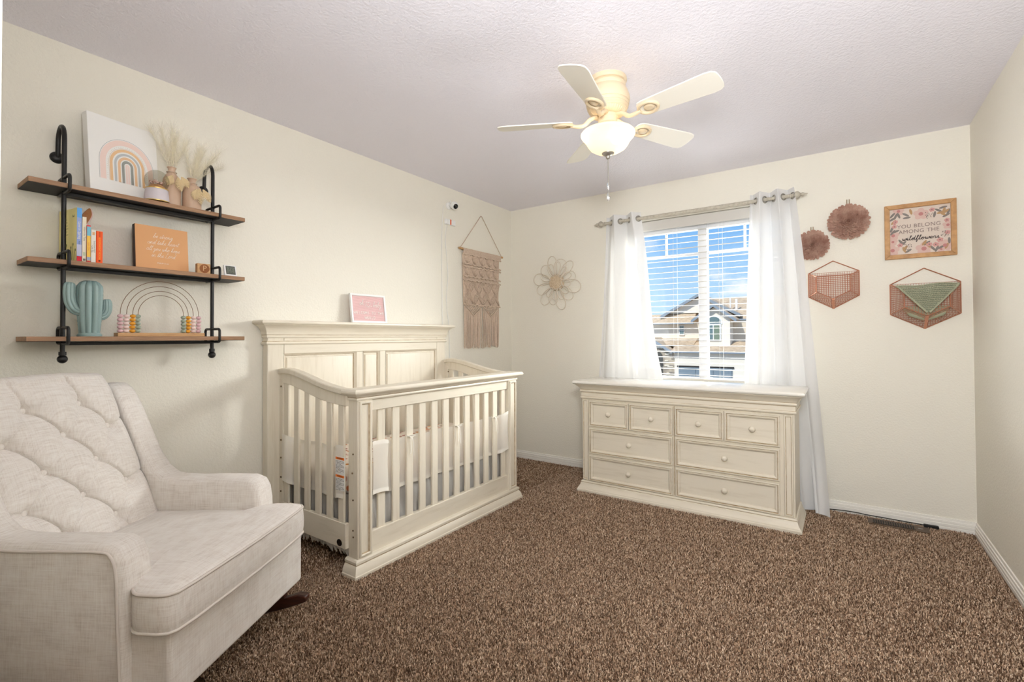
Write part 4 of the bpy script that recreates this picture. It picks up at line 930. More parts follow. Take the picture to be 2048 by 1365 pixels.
vase('taller tan bottle vase with dried pampas grass and macrame leaf, beside the snow globe', (-2.625, .930, TOPS[0]),
     [(.030, 0), (.036, .004), (.037, .02), (.037, .115), (.034, .138), (.024, .158), (.016, .168), (.0145, .180), (.0155, .190), (.0195, .194), (.0185, .196), (.0135, .194)], (6, .22, -.02), 3, [(.008, 0, .25, .062), (-.014, .004, -.35, .05), (.024, .006, .6, .05)])
vase('shorter tan bottle vase with dried pampas grass at the right of the top shelf', (-2.612, 1.012, TOPS[0]),
     [(.032, 0), (.0385, .004), (.0395, .02), (.0395, .100), (.037, .116), (.028, .126), (.016, .131), (.0145, .146), (.0175, .156), (.0215, .159), (.0205, .161), (.013, .159)], (7, .24, .22), 9, [(.012, 0, .12, .075), (.030, 0, .55, .062), (.002, -.004, -.2, .05)])

# books
def book(label, y0, y1, xf, xb, h, col, cover=None, page=True):
    t = thing('book', label, 'book', (xf, (y0 + y1) / 2, TOPS[1]), group='books on the middle shelf'); w = (y1 - y0) / 2; d = xb - xf
    cm = flat(*(cover or col)); th = .0018
    g = G(); g.box(d, 0, -w, -w + th, 0, h); g.build('cover', cm, t); g = G(); g.box(d, 0, w - th, w, 0, h); g.build('cover', cm, t)
    g = G(); g.box(-.002, .0005, -w, w, 0, h); sp_ = g.build('spine', flat(*col), t, bevel=.0006)
    g = G(); g.box(d + .003, -.002, -w + th, w - th, .002, h - .003); g.build('pages', flat(238, 232, 218), t)
    def SP(u, v, n): return (.0006 + n, -v, u) if False else (.0006 + n, v, h - u)   # u runs down the spine
    return t, sp_, SP, h, w
def spine_text(t, SP, h, w, body, size, col, u0):
    text_geo(body, size, lambda u, v, n: SP(u0 + u, v, n), .0003, 'CENTER').build('lettering', flat(*col), t)
def sp_block(t, SP, w, u0, u1, col):
    g = G(); g.add([SP(u0, -w, .0004), SP(u0, w, .0004), SP(u1, w, .0004), SP(u1, -w, .0004)], [(0, 1, 2, 3)]); g.build('spine_band', flat(*col), t)
t, sp_, SP, h, w = book('tall yellow picture book with a blue spine, leftmost on the middle shelf', .5735, .5895, -2.553, -2.700, .220, (150, 170, 222), (252, 240, 168)); t.rotation_euler = (0, 0, rad(9)); t.location.x -= .003
sp_block(t, SP, w, .0, .04, (98, 164, 226)); sp_block(t, SP, w, .150, .196, (196, 200, 226)); sp_block(t, SP, w, .198, .220, (206, 28, 52)); spine_text(t, SP, h, w, 'Love in Spring', .0125, (240, 236, 226), .092); spine_text(t, SP, h, w, 'Anne O Fay', .008, (70, 80, 110), .155)
def CVp(u, v, n): return (-.1 + u, -w - n, v)
g = G(); r4 = random.Random(5)
for k in range(8):
    v = .176 - k * .0125; l = r4.uniform(.03, .062); u = -.03
    g.add([CVp(a, b, .0004) for a, b in ((u, v), (u + l, v + .001), (u + l, v + .0026), (u, v + .0016))], [(0, 1, 2, 3)])
stuff(g.build('cover_print', flat(120, 104, 60), t))
g = G()
for s in (-1, 1): g.add([CVp(a, b, .0004) for a, b in ((.072, .186), (.072 + s * .008, .196), (.072 + s * .006, .182))], [(0, 1, 2)])
for k in range(7):
    x = -.03 + k * .018; g.tube(smoothpts([CVp(x, .002, .0004), CVp(x + .004, .03, .0004), CVp(x + .010, .045 + .012 * (k % 3), .0004)], 4), .0007, seg=4); g.ball(CVp(x + .010, .048 + .012 * (k % 3), .0002), .0042, 8, 6, (1, .1, 1.4))
stuff(g.build('cover_print', flat(116, 124, 70), t))
t, sp_, SP, h, w = book('cream spined picture book beside the blue spine', .5905, .6035, -2.555, -2.70, .186, (240, 230, 208)); spine_text(t, SP, h, w, 'Where the Tales', .0085, (150, 136, 112), .07)
sp_block(t, SP, w * .6, .145, .16, (196, 206, 170)); sp_block(t, SP, w * .6, .172, .181, (120, 120, 112))
t, sp_, SP, h, w = book('thin yellow and light blue board book in the middle of the row', .6045, .6165, -2.552, -2.66, .154, (244, 196, 82), (204, 40, 60)); sp_block(t, SP, w, .006, .044, (124, 194, 218)); sp_block(t, SP, w, .132, .146, (168, 180, 206)); sp_block(t, SP, w, .0, .005, (204, 40, 60)); sp_block(t, SP, w, .148, .154, (204, 40, 60)); spine_text(t, SP, h, w, 'Little One', .008, (224, 130, 60), .088)
t, sp_, SP, h, w = book('white spined small board book next to the orange one', .6180, .6335, -2.553, -2.66, .138, (240, 236, 226)); [text_geo(b_, .0068, lambda u, v, n, o=o_, q=q_: SP(q + u, v + o, n), .0003).build('lettering', flat(90, 90, 80), t) for b_, o_, q_ in (('Guess How Much', .003, .07), ('I Love You', -.0038, .08))]; sp_block(t, SP, w * .5, .010, .022, (220, 170, 120))
t, sp_, SP, h, w = book('bright orange small book, rightmost of the row', .6345, .6555, -2.552, -2.66, .135, (242, 90, 26), (240, 110, 60)); spine_text(t, SP, h, w, 'GOODNIGHT MOON', .0096, (250, 190, 60), .072); spine_text(t, SP, h, w, 'BROWN', .006, (90, 30, 16), .014); sp_block(t, SP, w * .3, .122, .127, (90, 40, 20))
# pointed brown oval with a pink edge behind the books
ear = thing('leaf_ornament', 'pointed brown oval ornament with a pink edge peeking over the books', 'ornament', (-2.683, .632, TOPS[1]), (0, 0, rad(90)))
o_ = [(p.x, p.y) for p in smoothpts([(y_ - .632, z_ - 1.496, 0) for y_, z_ in ((.622, 1.497), (.623, 1.60), (.627, 1.65), (.636, 1.680), (.647, 1.704), (.652, 1.725), (.645, 1.749), (.631, 1.735), (.618, 1.712), (.610, 1.685), (.609, 1.64), (.610, 1.58), (.611, 1.497))], 4)]
g = G(); g.prism(o_, 'y', 0, .006); g.build('leaf_face', mat('tan_leather', S(160, 104, 54), .6, var=(30, S(130, 80, 40), .4, .7)), ear, bevel=.001)
g = G(); g.tube([(x, .003, z) for x, z in o_[4:25]], .0032, seg=6); g.build('pink_edge', flat(232, 196, 192), ear, smooth=60)

# orange scripture sign
sg = thing('verse_sign', 'orange wooden block sign with white handwritten verse on the middle shelf', 'sign', (-2.596, .783, TOPS[1]), (-rad(5), 0, rad(92)))
SW, SH = .213, .206
g = G(); g.box(0, SW, .0, .026, 0, SH); g.build('block', mat('espresso_edge', S(48, 30, 20), .6), sg, bevel=.001)
g = G(); g.box(.0008, SW, -.0012, .0, .0005, SH - .0005); g.build('orange_face', mat('orange_paper', S(216, 162, 112), .6), sg)
def SF(u, v, n): return (SW / 2 + u, -.0014 - n, v)
g = G()
for body, v, xh in (('be strong', .152, .0105), ('and take heart', .122, .0105), ('all you who hope', .092, .0098), ('in the Lord', .062, .0105)): script_geo(body, xh, .00055, SF, .002, v, geo=g, slant=.35)
stuff(g.build('lettering', flat(248, 240, 228), sg, smooth=60))
text_geo('PSALM 31:24', .0085, lambda u, v, n: SF(u, .034 + v, n), .0004).build('lettering', flat(248, 240, 228), sg)
# initial block
ib = thing('initial_block', 'small wooden block with a round brown letter P badge beside the sign', 'block', (-2.575, 1.047, TOPS[1]), (0, 0, rad(88)))
g = G(); g.box(-.029, .029, -.014, .014, 0, .050); g.build('block', lightwood_m, ib, bevel=.003)
g = G(); g.lathe([(.0215, 0), (.0215, -.001), (0, -.001)], 32, (.002, -.014, .026), 'y'); g.build('round_badge', flat(140, 84, 40), ib)
text_geo('P', .036, lambda u, v, n: (.002 + u, -.0153 - n, .026 + v), .0004).build('letter', flat(214, 176, 130), ib)
# thermometer
th_ = thing('thermometer', 'small white digital thermometer on its stand at the right end of the middle shelf', 'thermometer', (-2.562, 1.173, TOPS[1]), (-rad(16), 0, rad(88)))
g = G(); g.box(-.030, .030, 0, .010, .001, .062); g.build('case', white_m, th_, bevel=.003)
g = G(); g.box(-.0215, .0225, -.0008, .001, .012, .056); g.build('bezel', dark_m, th_, bevel=.0004)
g = G(); g.box(-.019, .020, -.0013, .0, .015, .053); g.build('screen', flat(104, 108, 98, .3), th_)
text_geo('72', .022, lambda u, v, n: (u, -.0015 - n, .040 + v), .0002).build('digits', flat(60, 64, 58), th_); text_geo('41%', .012, lambda u, v, n: (u, -.0015 - n, .0225 + v), .0002).build('digits', flat(60, 64, 58), th_)
g = G(); g.prism([(.010, .045), (.010, .040), (.034, .006), (.036, .010)], 'x', -.006, .006); g.build('kickstand', dark_m, th_)

# cactus
ca_ = thing('ceramic_cactus', 'sage green ribbed ceramic cactus with two arms on the bottom shelf', 'ornament', (-2.595, .626, TOPS[2]))
def ribbed(prof_pts, radii, n=14, seg=112, cap=True, ridge=.125):
    P = [Vector(p) for p in prof_pts]; g = G(); vs = []; m = len(P); a = None
    for i in range(m):
        T = (P[min(i + 1, m - 1)] - P[max(i - 1, 0)]).normalized()
        a = (a - T * a.dot(T)).normalized() if a is not None else Vector((1, 0, 0)); a = (a - T * a.dot(T)).normalized(); b = T.cross(a)
        for k in range(seg):
            q = 2 * PI * k / seg; r = radii[i] * (1 - ridge + ridge * 2 * abs(math.sin(q * n / 2)) ** .7 - ridge * .4)
            vs.append(P[i] + a * (r * math.cos(q)) + b * (r * math.sin(q)))
    fs = [(i * seg + k, i * seg + (k + 1) % seg, (i + 1) * seg + (k + 1) % seg, (i + 1) * seg + k) for i in range(m - 1) for k in range(seg)]
    if cap: fs += [tuple(range(seg))[::-1], tuple(range((m - 1) * seg, m * seg))]
    return g.add(vs, fs)
zs = [.012 + .222 * k / 30 for k in range(31)]
def crad(z):
    t = z / .236; r = .031 + .010 * math.sin(min(1, t * 1.25) * PI / 2)
    if t > .84: r *= math.sqrt(max(0.0, 1 - ((t - .84) / .165) ** 2)) * .9 + .1
    return r + .0006 * math.sin(z * 2200)
ribbed([(0, 0, z) for z in zs], [crad(z) for z in zs], 9).build('stem', sage_m, ca_, smooth=50)
ap = smoothpts([(0, -.030, .105), (0, -.048, .112), (0, -.062, .140), (0, -.066, .175), (0, -.065, .205), (0, -.064, .222)], 5); n = len(ap)
ribbed(ap, [.019 * (1 if q < n * .72 else math.sqrt(max(0, 1 - ((q - n * .72) / (n * .285)) ** 2)) * .95 + .05) for q in range(n)], 7, 84).build('left_arm', sage_m, ca_, smooth=50)
ap = smoothpts([(0, .030, .085), (0, .044, .088), (0, .056, .108), (0, .058, .135), (0, .056, .160)], 5); n = len(ap)
ribbed(ap, [.0155 * (1 if q < n * .70 else math.sqrt(max(0, 1 - ((q - n * .70) / (n * .305)) ** 2)) * .95 + .05) for q in range(n)], 7, 84).build('right_arm', sage_m, ca_, smooth=50)
g = G(); g.lathe([(.040, 0), (.041, .004), (.039, .010), (.034, .015)], 32); g.build('foot', sage_m, ca_, smooth=50)

# rainbow abacus
ab = thing('rainbow_abacus', 'wooden rainbow abacus with four wire arches and pastel beads on the bottom shelf', 'toy', (-2.605, .886, TOPS[2]))
g = G(); g.box(-.027, .027, -.170, .172, 0, .0165); g.build('wooden_base', lightwood_m, ab, bevel=.0015)
wire_m = mat('brass_wire', S(132, 104, 76), 0.4, metal=0.6)
for hw_, c in ((.155, (222, 186, 190)), (.132, (240, 218, 212)), (.110, (222, 156, 44)), (.090, (164, 176, 160))):
    pts = [(0, -hw_, .012), (0, -hw_, .10)] + [(0, -hw_ * math.cos(q), .10 + hw_ * math.sin(q)) for q in [PI * k / 24 for k in range(1, 24)]] + [(0, hw_, .10), (0, hw_, .012)]
    g = G(); g.tube(pts, .0013, seg=6); g.build('wire_arch', wire_m, ab, smooth=60)
    bm_ = flat(*c, .35); proto = None
    for s in (-1, 1):
        for k in range(5):
            if proto is None:
                g = G(); g.ball((0, 0, 0), .0112, 16, 10, (1, 1, .75)); proto = g.build('bead', bm_, ab, smooth=80); b = proto
            else: b = dup(proto, ab)
            b.location = (rnd.uniform(-.001, .001), s * hw_ + rnd.uniform(-.001, .001), .0165 + .0083 + k * .0165)

# ------------------------------------------------------------------ letter board on the crib headboard
lb = thing('letter_board', 'pink felt letter board in a white frame leaning above the crib headboard', 'letter board', (-2.642, 1.965, 1.281), (-rad(7.5), 0, rad(90)))
LW, LH, fr_ = .290, .198, .013
for x0, x1, z0, z1 in ((0, LW, 0, fr_), (0, LW, LH - fr_, LH)):
    g = G(); g.box(x0, x1, 0, .018, z0, z1); g.build('frame_rail', white_m, lb, bevel=.0012)
for x0, x1 in ((0, fr_), (LW - fr_, LW)):
    g = G(); g.box(x0, x1, 0, .018, fr_, LH - fr_); g.build('frame_rail', white_m, lb, bevel=.0012)
g = G(); n = 34; pr = []
for k in range(n):
    z0 = fr_ + (LH - 2 * fr_) * k / n; dz = (LH - 2 * fr_) / n; pr += [(.009, z0 + dz * .02), (.0065, z0 + dz * .25), (.0065, z0 + dz * .75), (.009, z0 + dz * .98)]
pr += [(.016, LH - fr_), (.016, fr_)]; g.prism(pr, 'x', fr_, LW - fr_); g.build('felt_board', mat('pink_felt', S(232, 200, 200), .9), lb, smooth=20)
def LF(u, v, n): return (LW / 2 + u, .0050 - n, v)
wl = flat(246, 243, 238)
g = script_geo('oh', .0175, .0013, LF, -.058, .122, slant=.25); script_geo('baby', .0175, .0013, LF, .070, .112, slant=.25, geo=g)
hp = [(.0, -.022), (-.016, -.004), (-.017, .008), (-.008, .013), (0, .006), (.008, .013), (.017, .008), (.016, -.004), (0, -.022)]
g.tube(smoothpts([LF(-.003 + x, .132 + z, 0) for x, z in hp], 5), .0013, seg=5)
g.tube(smoothpts([LF(-.030, .121, 0), LF(-.018, .112, 0), LF(-.003, .111, 0), LF(.012, .112, 0), LF(.026, .116, 0)], 4), .0011, seg=5)
stuff(g.build('script_lettering', wl, lb, smooth=60))
for row, v in (('WELCOME TO THE', .068), ('WORLD', .034)):
    n = len(row); pitch = .0178
    for i, chh in enumerate(row):
        if chh == ' ': continue
        u = (i - (n - 1) / 2) * pitch + (.004 if row == 'WORLD' else 0)
        text_geo(chh, .027, lambda a, b, c, u=u, v=v: LF(u + a * .85, v + b, c), .0015).build('letter', wl, lb)

# ------------------------------------------------------------------ macrame hanging
mc = thing('macrame_hanging', 'beige macrame wall hanging with long fringe on a wooden dowel', 'wall hanging', (XL, 3.40, 1.95), (0, 0, R90))
# local x to the right along the wall, z up, -y towards the room
g = G(); g.tube([(-.315, -.016, 0), (.315, -.016, 0)], .010, seg=12); g.build('dowel', lightwood_m, mc, smooth=50)
g = G(); g.tube([(-.295, -.016, .012), (-.006, -.008, .338), (.006, -.008, .338), (.295, -.016, .012)], .0035, seg=6); g.build('hanging_cord', cotton_m, mc, smooth=60)
g = G()
for k in range(46):
    x = lerp(-.268, .268, k / 45); g.tube([(x - .002, -.008, -.006), (x, -.026, .004), (x + .001, -.030, -.012), (x + .001, -.024, -.040)], .0048, seg=5)
stuff(g.build('cord_knots', cotton_m, mc, smooth=60))
def xw(z): return .268 - .016 * min(1, max(0, -z / .5))
def cordrow(z, name='knotted_band', two=False):
    hw_ = xw(z) + .012; pts = [(lerp(-hw_, hw_, k / 60), -.024 - .003 * math.sin(k * 1.9), z + .004 * math.sin(k * .16 * PI * 2)) for k in range(61)]
    g = G(); g.tube(pts, .0072, seg=6); g.build(name, cotton_m, mc, smooth=60)
def backing(z0, z1, n):
    g = G()
    for k in range(n):
        x = lerp(-xw(z0) + .004, xw(z0) - .004, k / (n - 1)); x2 = lerp(-xw(z1) + .004, xw(z1) - .004, k / (n - 1)); g.tube([(x, -.010, z0), (x2, -.010, z1)], .0050, seg=5)
    stuff(g.build('backing_cords', cotton_m, mc, smooth=60))
cordrow(-.042); cordrow(-.128); cordrow(-.150); cordrow(-.235); cordrow(-.268); cordrow(-.482)
backing(-.042, -.482, 60)
def leaf(x, z0, z1, w, bend, mname=cotton_m):
    g = G(); n = 12
    for i in range(n):
        q = (i + .5) / n; z = lerp(z0, z1, q); hw_ = w * math.sin(PI * min(1, max(.0, q * .92 + .04))) ; cx_ = x + bend * math.sin(PI * q)
        for s in (-1, 1):
            e = (cx_ + s * hw_, -.018, z + .012 * (1 if z0 > z1 else -1)); g.tube([(cx_, -.020, z - .006), ((cx_ + e[0]) / 2, -.034, (z + e[2]) / 2), e], .0052, seg=5)
    g.build('macrame_leaf', cotton_m, mc, smooth=60)
for k in range(5): leaf(-.208 + k * .104, -.050, -.122, .038, 0)
for k in range(5): leaf(-.206 + k * .103, -.158, -.230, .038, 0)
for k in range(4):
    x = -.190 + k * .127
    for s in (-1, 1):
        leafpts = 10; g = G()
        for half in (0, 1):
            zA, zB = (-.278, -.374) if half == 0 else (-.374, -.472)
            for i in range(leafpts):
                q = (i + .5) / leafpts; z = lerp(zA, zB, q); wv = .024 * math.sin(PI * q); cxn = x + s * lerp(.052, .004, q if half == 0 else 1 - q)
                g.tube([(cxn - wv, -.018, z + .012), (cxn, -.034, z), (cxn + wv, -.018, z - .012)], .0052, seg=5)
        g.build('macrame_leaf', cotton_m, mc, smooth=60)
for s in (-1, 1):
    g = G(); x0, x1 = (s * .004, s * .250); xm = (x0 + x1) / 2; n = 9
    for k in range(n):
        q = k / (n - 1); xa = lerp(x0, x1, q)
        for tgt in (x0, x1):
            L = abs(xa - tgt) / abs(x1 - x0); zl = -.488 - .095 * 1.0 * L
            xe = xa + (tgt - xa) * .5 
            g.tube([(xa, -.022, -.486), ((xa + xe) / 2, -.028, -.486 - .0475 * L), (xe, -.022, -.486 - .095 * L)], .0050, seg=5)
    g.build('knotted_triangle', cotton_m, mc, smooth=60)
g = G(); r5 = random.Random(12)
for k in range(62):
    x = lerp(-.250, .250, k / 61); gap = abs(x) < .012
    if gap: continue
    ztop = -.49 - max(0, .085 - abs(abs(x) - .127) * .68); zb = -.855 + r5.uniform(-.016, .016); dx = r5.uniform(-.008, .008); y0 = -.018 + r5.uniform(-.008, .004)
    g.tube(smoothpts([(x, -.016, ztop), (x + dx * .4, y0, lerp(ztop, zb, .5)), (x + dx, y0 + .003, zb)], 3), .0040, seg=5)
stuff(g.build('fringe', cotton_m, mc, smooth=60))

# ------------------------------------------------------------------ looped cane flower on the back wall
wf_ = thing('cane_flower', 'pale looped cane flower wall decoration with woven round centre', 'wall decoration', (-2.179, YB, 1.688))
def loop(a, L, w, y, r=.0042):
    pts = []
    for k in range(26):
        q = 2 * PI * k / 26; u = L * (.5 - .5 * math.cos(q)); u = .062 + u * (L - .062) / L; v = w * math.sin(q) * (.35 + .65 * (u / L) ** .8)
        if k == 0: u = .062
        pts.append((u * math.cos(a) - v * math.sin(a), -y - .012 * math.sin(PI * u / L), u * math.sin(a) + v * math.cos(a)))
    g = G(); g.tube(pts, r, seg=6, closed=True); g.build('loop', cane_m, wf_, smooth=60)
for a, L, w in ((103, .255, .058), (48, .245, .052), (-14, .255, .072), (-76, .26, .060), (-128, .25, .062), (168, .255, .068)): loop(rad(a), L, w, .020)
for a, L, w in ((135, .225, .060), (76, .22, .075), (18, .20, .060), (-45, .22, .060), (-104, .21, .058), (-160, .23, .060)): loop(rad(a), L, w, .012, .0036)
for a, L, w in ((112, .185, .040), (82, .19, .036), (52, .17, .030), (24, .17, .034), (-8, .15, .034), (-38, .16, .036), (-66, .175, .034), (-96, .165, .034), (-126, .16, .03), (158, .17, .034)): loop(rad(a), L, w, .030, .0036)
g = G(); g.lathe([(.076, -.012), (.079, -.022), (.074, -.034), (.05, -.039), (0, -.041)], 32, (0, 0, 0), 'y'); g.build('centre_disc', canec_m, wf_, smooth=60)
g = G()
k = 0
while k < 210:
    r = .074 * math.sqrt(k / 210); a = k * 2.39996; g.ball((r * math.cos(a), -.039 + .006 * (r / .074) ** 2, r * math.sin(a)), .0036, 6, 5); k += 1
stuff(g.build('woven_texture', canec_m, wf_, smooth=80))

# ------------------------------------------------------------------ two petal flowers
def petal_flower(label, loc, Rad, seed):
    t = thing('petal_flower', label, 'wall decoration', loc, group='dusty pink petal flowers'); r = random.Random(seed); g = G()
    ringsn = 11
    for ri in range(ringsn):
        q = ri / (ringsn - 1); rr_ = Rad * (1 - q) ** .85 * .88 + .006; n = max(5, int(2 * PI * rr_ / (.0175))); yb = .010 + .030 * math.sin(q * PI / 2)
        for k in range(n):
            a = 2 * PI * (k + .5 * (ri % 2)) / n + r.uniform(-.08, .08); tilt = lerp(.62, 1.5, q) + r.uniform(-.1, .1); L = lerp(.031, .022, q); w = lerp(.0135, .010, q)
            er = Vector((math.cos(a), 0, math.sin(a))); et = Vector((-math.sin(a), 0, math.cos(a))); ey = Vector((0, -1, 0))
            dirv = er * math.cos(tilt) + ey * math.sin(tilt); nrm = -er * math.sin(tilt) + ey * math.cos(tilt)
            b = er * (rr_ - L * .35) + ey * yb; vs = []
            for u, ww in ((0, .45), (.35, .9), (.7, 1.0), (.9, .72), (1.0, .3)):
                for s in (-1, 0, 1): vs.append(b + dirv * (L * u) + et * (s * w * ww * .8) + nrm * (.006 * s * s * (1 - .5 * u) - .004 * u * u))
            g.add(vs, [(i * 3 + j, i * 3 + j + 1, i * 3 + j + 4, i * 3 + j + 3) for i in range(4) for j in range(2)])
    stuff(g.build('petals', petal_m, t, smooth=80))
    g = G(); g.lathe([(Rad * .86, -.002), (Rad * .80, -.016), (Rad * .4, -.03), (0, -.034)], 24, (0, 0, 0), 'y'); g.build('backing', petal_m, t, smooth=60)
    g = G()
    for s in (-.007, .007): g.tube([(s, -.01, Rad * .8), (s * .9, -.012, Rad * 1.35)], .0028, seg=6)
    g.build('hanging_twig', twig_m, t, smooth=60)
petal_flower('larger dusty pink petal flower, higher up beside the framed flower print', (.040, YB, 1.938), .112, 2)
petal_flower('smaller dusty pink petal flower close beside the right curtain', (-.165, YB, 1.806), .094, 5)

# ------------------------------------------------------------------ framed flower print
fp = thing('framed_print', 'oak framed print of pink flowers with lettering on the right of the back wall', 'picture', (.4005, YB, 1.837))
FW, FH, FB = .343, .344, .0265
hwf, hhf = FW / 2, FH / 2
for i, q in enumerate(([(-hwf, hhf), (hwf, hhf), (hwf - FB, hhf - FB), (-hwf + FB, hhf - FB)], [(-hwf, -hhf), (-hwf + FB, -hhf + FB), (hwf - FB, -hhf + FB), (hwf, -hhf)],
          [(-hwf, -hhf), (-hwf, hhf), (-hwf + FB, hhf - FB), (-hwf + FB, -hhf + FB)], [(hwf, -hhf), (hwf - FB, -hhf + FB), (hwf - FB, hhf - FB), (hwf, hhf)])):
    g = G(); g.prism([(x * .9985, z * .9985) for x, z in q], 'y', -.024, -.001); g.build('frame_rail', framewood_m, fp, bevel=.002)
g = G(); g.box(-hwf + FB - .004, hwf - FB + .004, -.010, -.003, -hhf + FB - .004, hhf - FB + .004); g.build('print_sheet', mat('oat_print_paper', S(216, 202, 190), .8, bump=(500, .1, .001)), fp)
PW, PH = hwf - FB, hhf - FB
def FPp(u, v, n): return (u, -.0102 - n, v)
text_geo('YOU BELONG', .033, lambda u, v, n: FPp(-.004 + u * .95, .030 + v, n + .0016), .0003, spacing=1.08).build('lettering', flat(130, 112, 106), fp)
text_geo('AMONG THE', .033, lambda u, v, n: FPp(-.004 + u * .95, -.004 + v, n + .0016), .0003, spacing=1.08).build('lettering', flat(130, 112, 106), fp)
stuff(script_geo('wildflowers', .0128, .0015, lambda u, v, n: FPp(u, v, n + .0016), .004, -.058, slant=.15, wide=1.55).build('lettering', flat(64, 54, 54), fp, smooth=60))
def blob(g, cx_, cz_, rx_, rz2, ang, n=12, h=.0003, petals=0):
    h = {'blush': .0002, 'sage': .0004, 'ochre': .0006, 'pink': .0008, 'rose': .0010, 'brown': .0012}[[k for k in gr if gr[k] is g][0]] + .000008 * (len(g.f) % 24)
    vs = []
    for k in range(n):
        q = 2 * PI * k / n; rr_ = 1 if not petals else .72 + .28 * abs(math.cos(q * petals / 2))
        x, z = rx_ * math.cos(q) * rr_, rz2 * math.sin(q) * rr_; u = cx_ + x * math.cos(ang) - z * math.sin(ang); v = cz_ + x * math.sin(ang) + z * math.cos(ang)
        vs.append(FPp(max(-PW, min(PW, u)), max(-PH, min(PH, v)), h))
    g.add(vs, [tuple(range(n))])
gr = {k: G() for k in ('pink', 'rose', 'sage', 'ochre', 'brown', 'blush')}
for x, z, s in ((0.008, .100, .038), (-.128, -.020, .032), (-.132, -.115, .036), (.02, -.118, .042), (.118, -.108, .036), (.132, .015, .026), (-.10, .132, .03), (-.13, -.06, .025), (.10, -.13, .02)): blob(gr['blush'], x, z, s, s, .3, 30, .0002, 5); blob(gr['rose'], x, z, s * .3, s * .3, 0, 12, .0005)
for x, z, s in ((-.116, .066, .014), (-.122, .036, .014), (.060, .118, .015), (.128, .045, .014), (.095, -.072, .017), (.045, -.094, .015), (.075, -.098, .016), (-.095, -.085, .015), (.13, -.03, .015), (-.12, .055, .01)): blob(gr['pink'], x, z, s, s * .9, .5, 24, .0004, 5); blob(gr['brown'], x, z, s * .2, s * .2, 0, 8, .0007)
for x, z, a in ((-.13, .11, .9), (-.115, .10, 1.2), (-.10, .105, 1.9), (-.13, .085, .6), (-.06, .085, .1), (-.065, .105, -.6), (.072, .088, 1.4), (.09, .11, -.6), (.112, .125, .2), (.125, .075, .5), (.135, .095, 1.3), (-.135, .02, 1.2), (-.115, .005, .4), (-.13, .0, .9), (.062, -.12, 2.2), (.08, -.125, 1.2), (.098, -.118, .5), (.035, -.085, .7), (-.09, -.065, 2.2), (-.078, -.075, .8), (.137, -.08, 1.6), (-.055, -.125, .6)): blob(gr['sage'], x, z, .020, .0065, a)
for x, z, a in ((-.04, .12, 1.8), (.10, .095, .2), (.115, .105, 1.3), (.108, .088, 2.4), (.125, .1, .7), (.04, -.10, 2.2), (.022, -.082, 1.0), (-.075, -.115, 1.9), (-.07, -.105, .9), (.125, -.112, 1.2), (-.125, .065, .9)): blob(gr['ochre'], x, z, .019, .007, a)
for cx_, cz_ in ((.045, .085), (-.055, -.10), (.118, -.035)):
    for k in range(11): blob(gr['brown'], cx_ + rnd.uniform(-.018, .018), cz_ + rnd.uniform(-.02, .02), .0022, .0026, 0, 8)
    for k in range(3): blob(gr['brown'], cx_ + (k - 1) * .006, cz_, .0006, .02, (k - 1) * .3, 6)
for k, c in (('blush', (210, 178, 168)), ('pink', (200, 148, 142)), ('rose', (186, 126, 122)), ('sage', (126, 118, 112)), ('ochre', (176, 140, 98)), ('brown', (92, 78, 72))): stuff(gr[k].build('flower_print', flat(*c), fp))

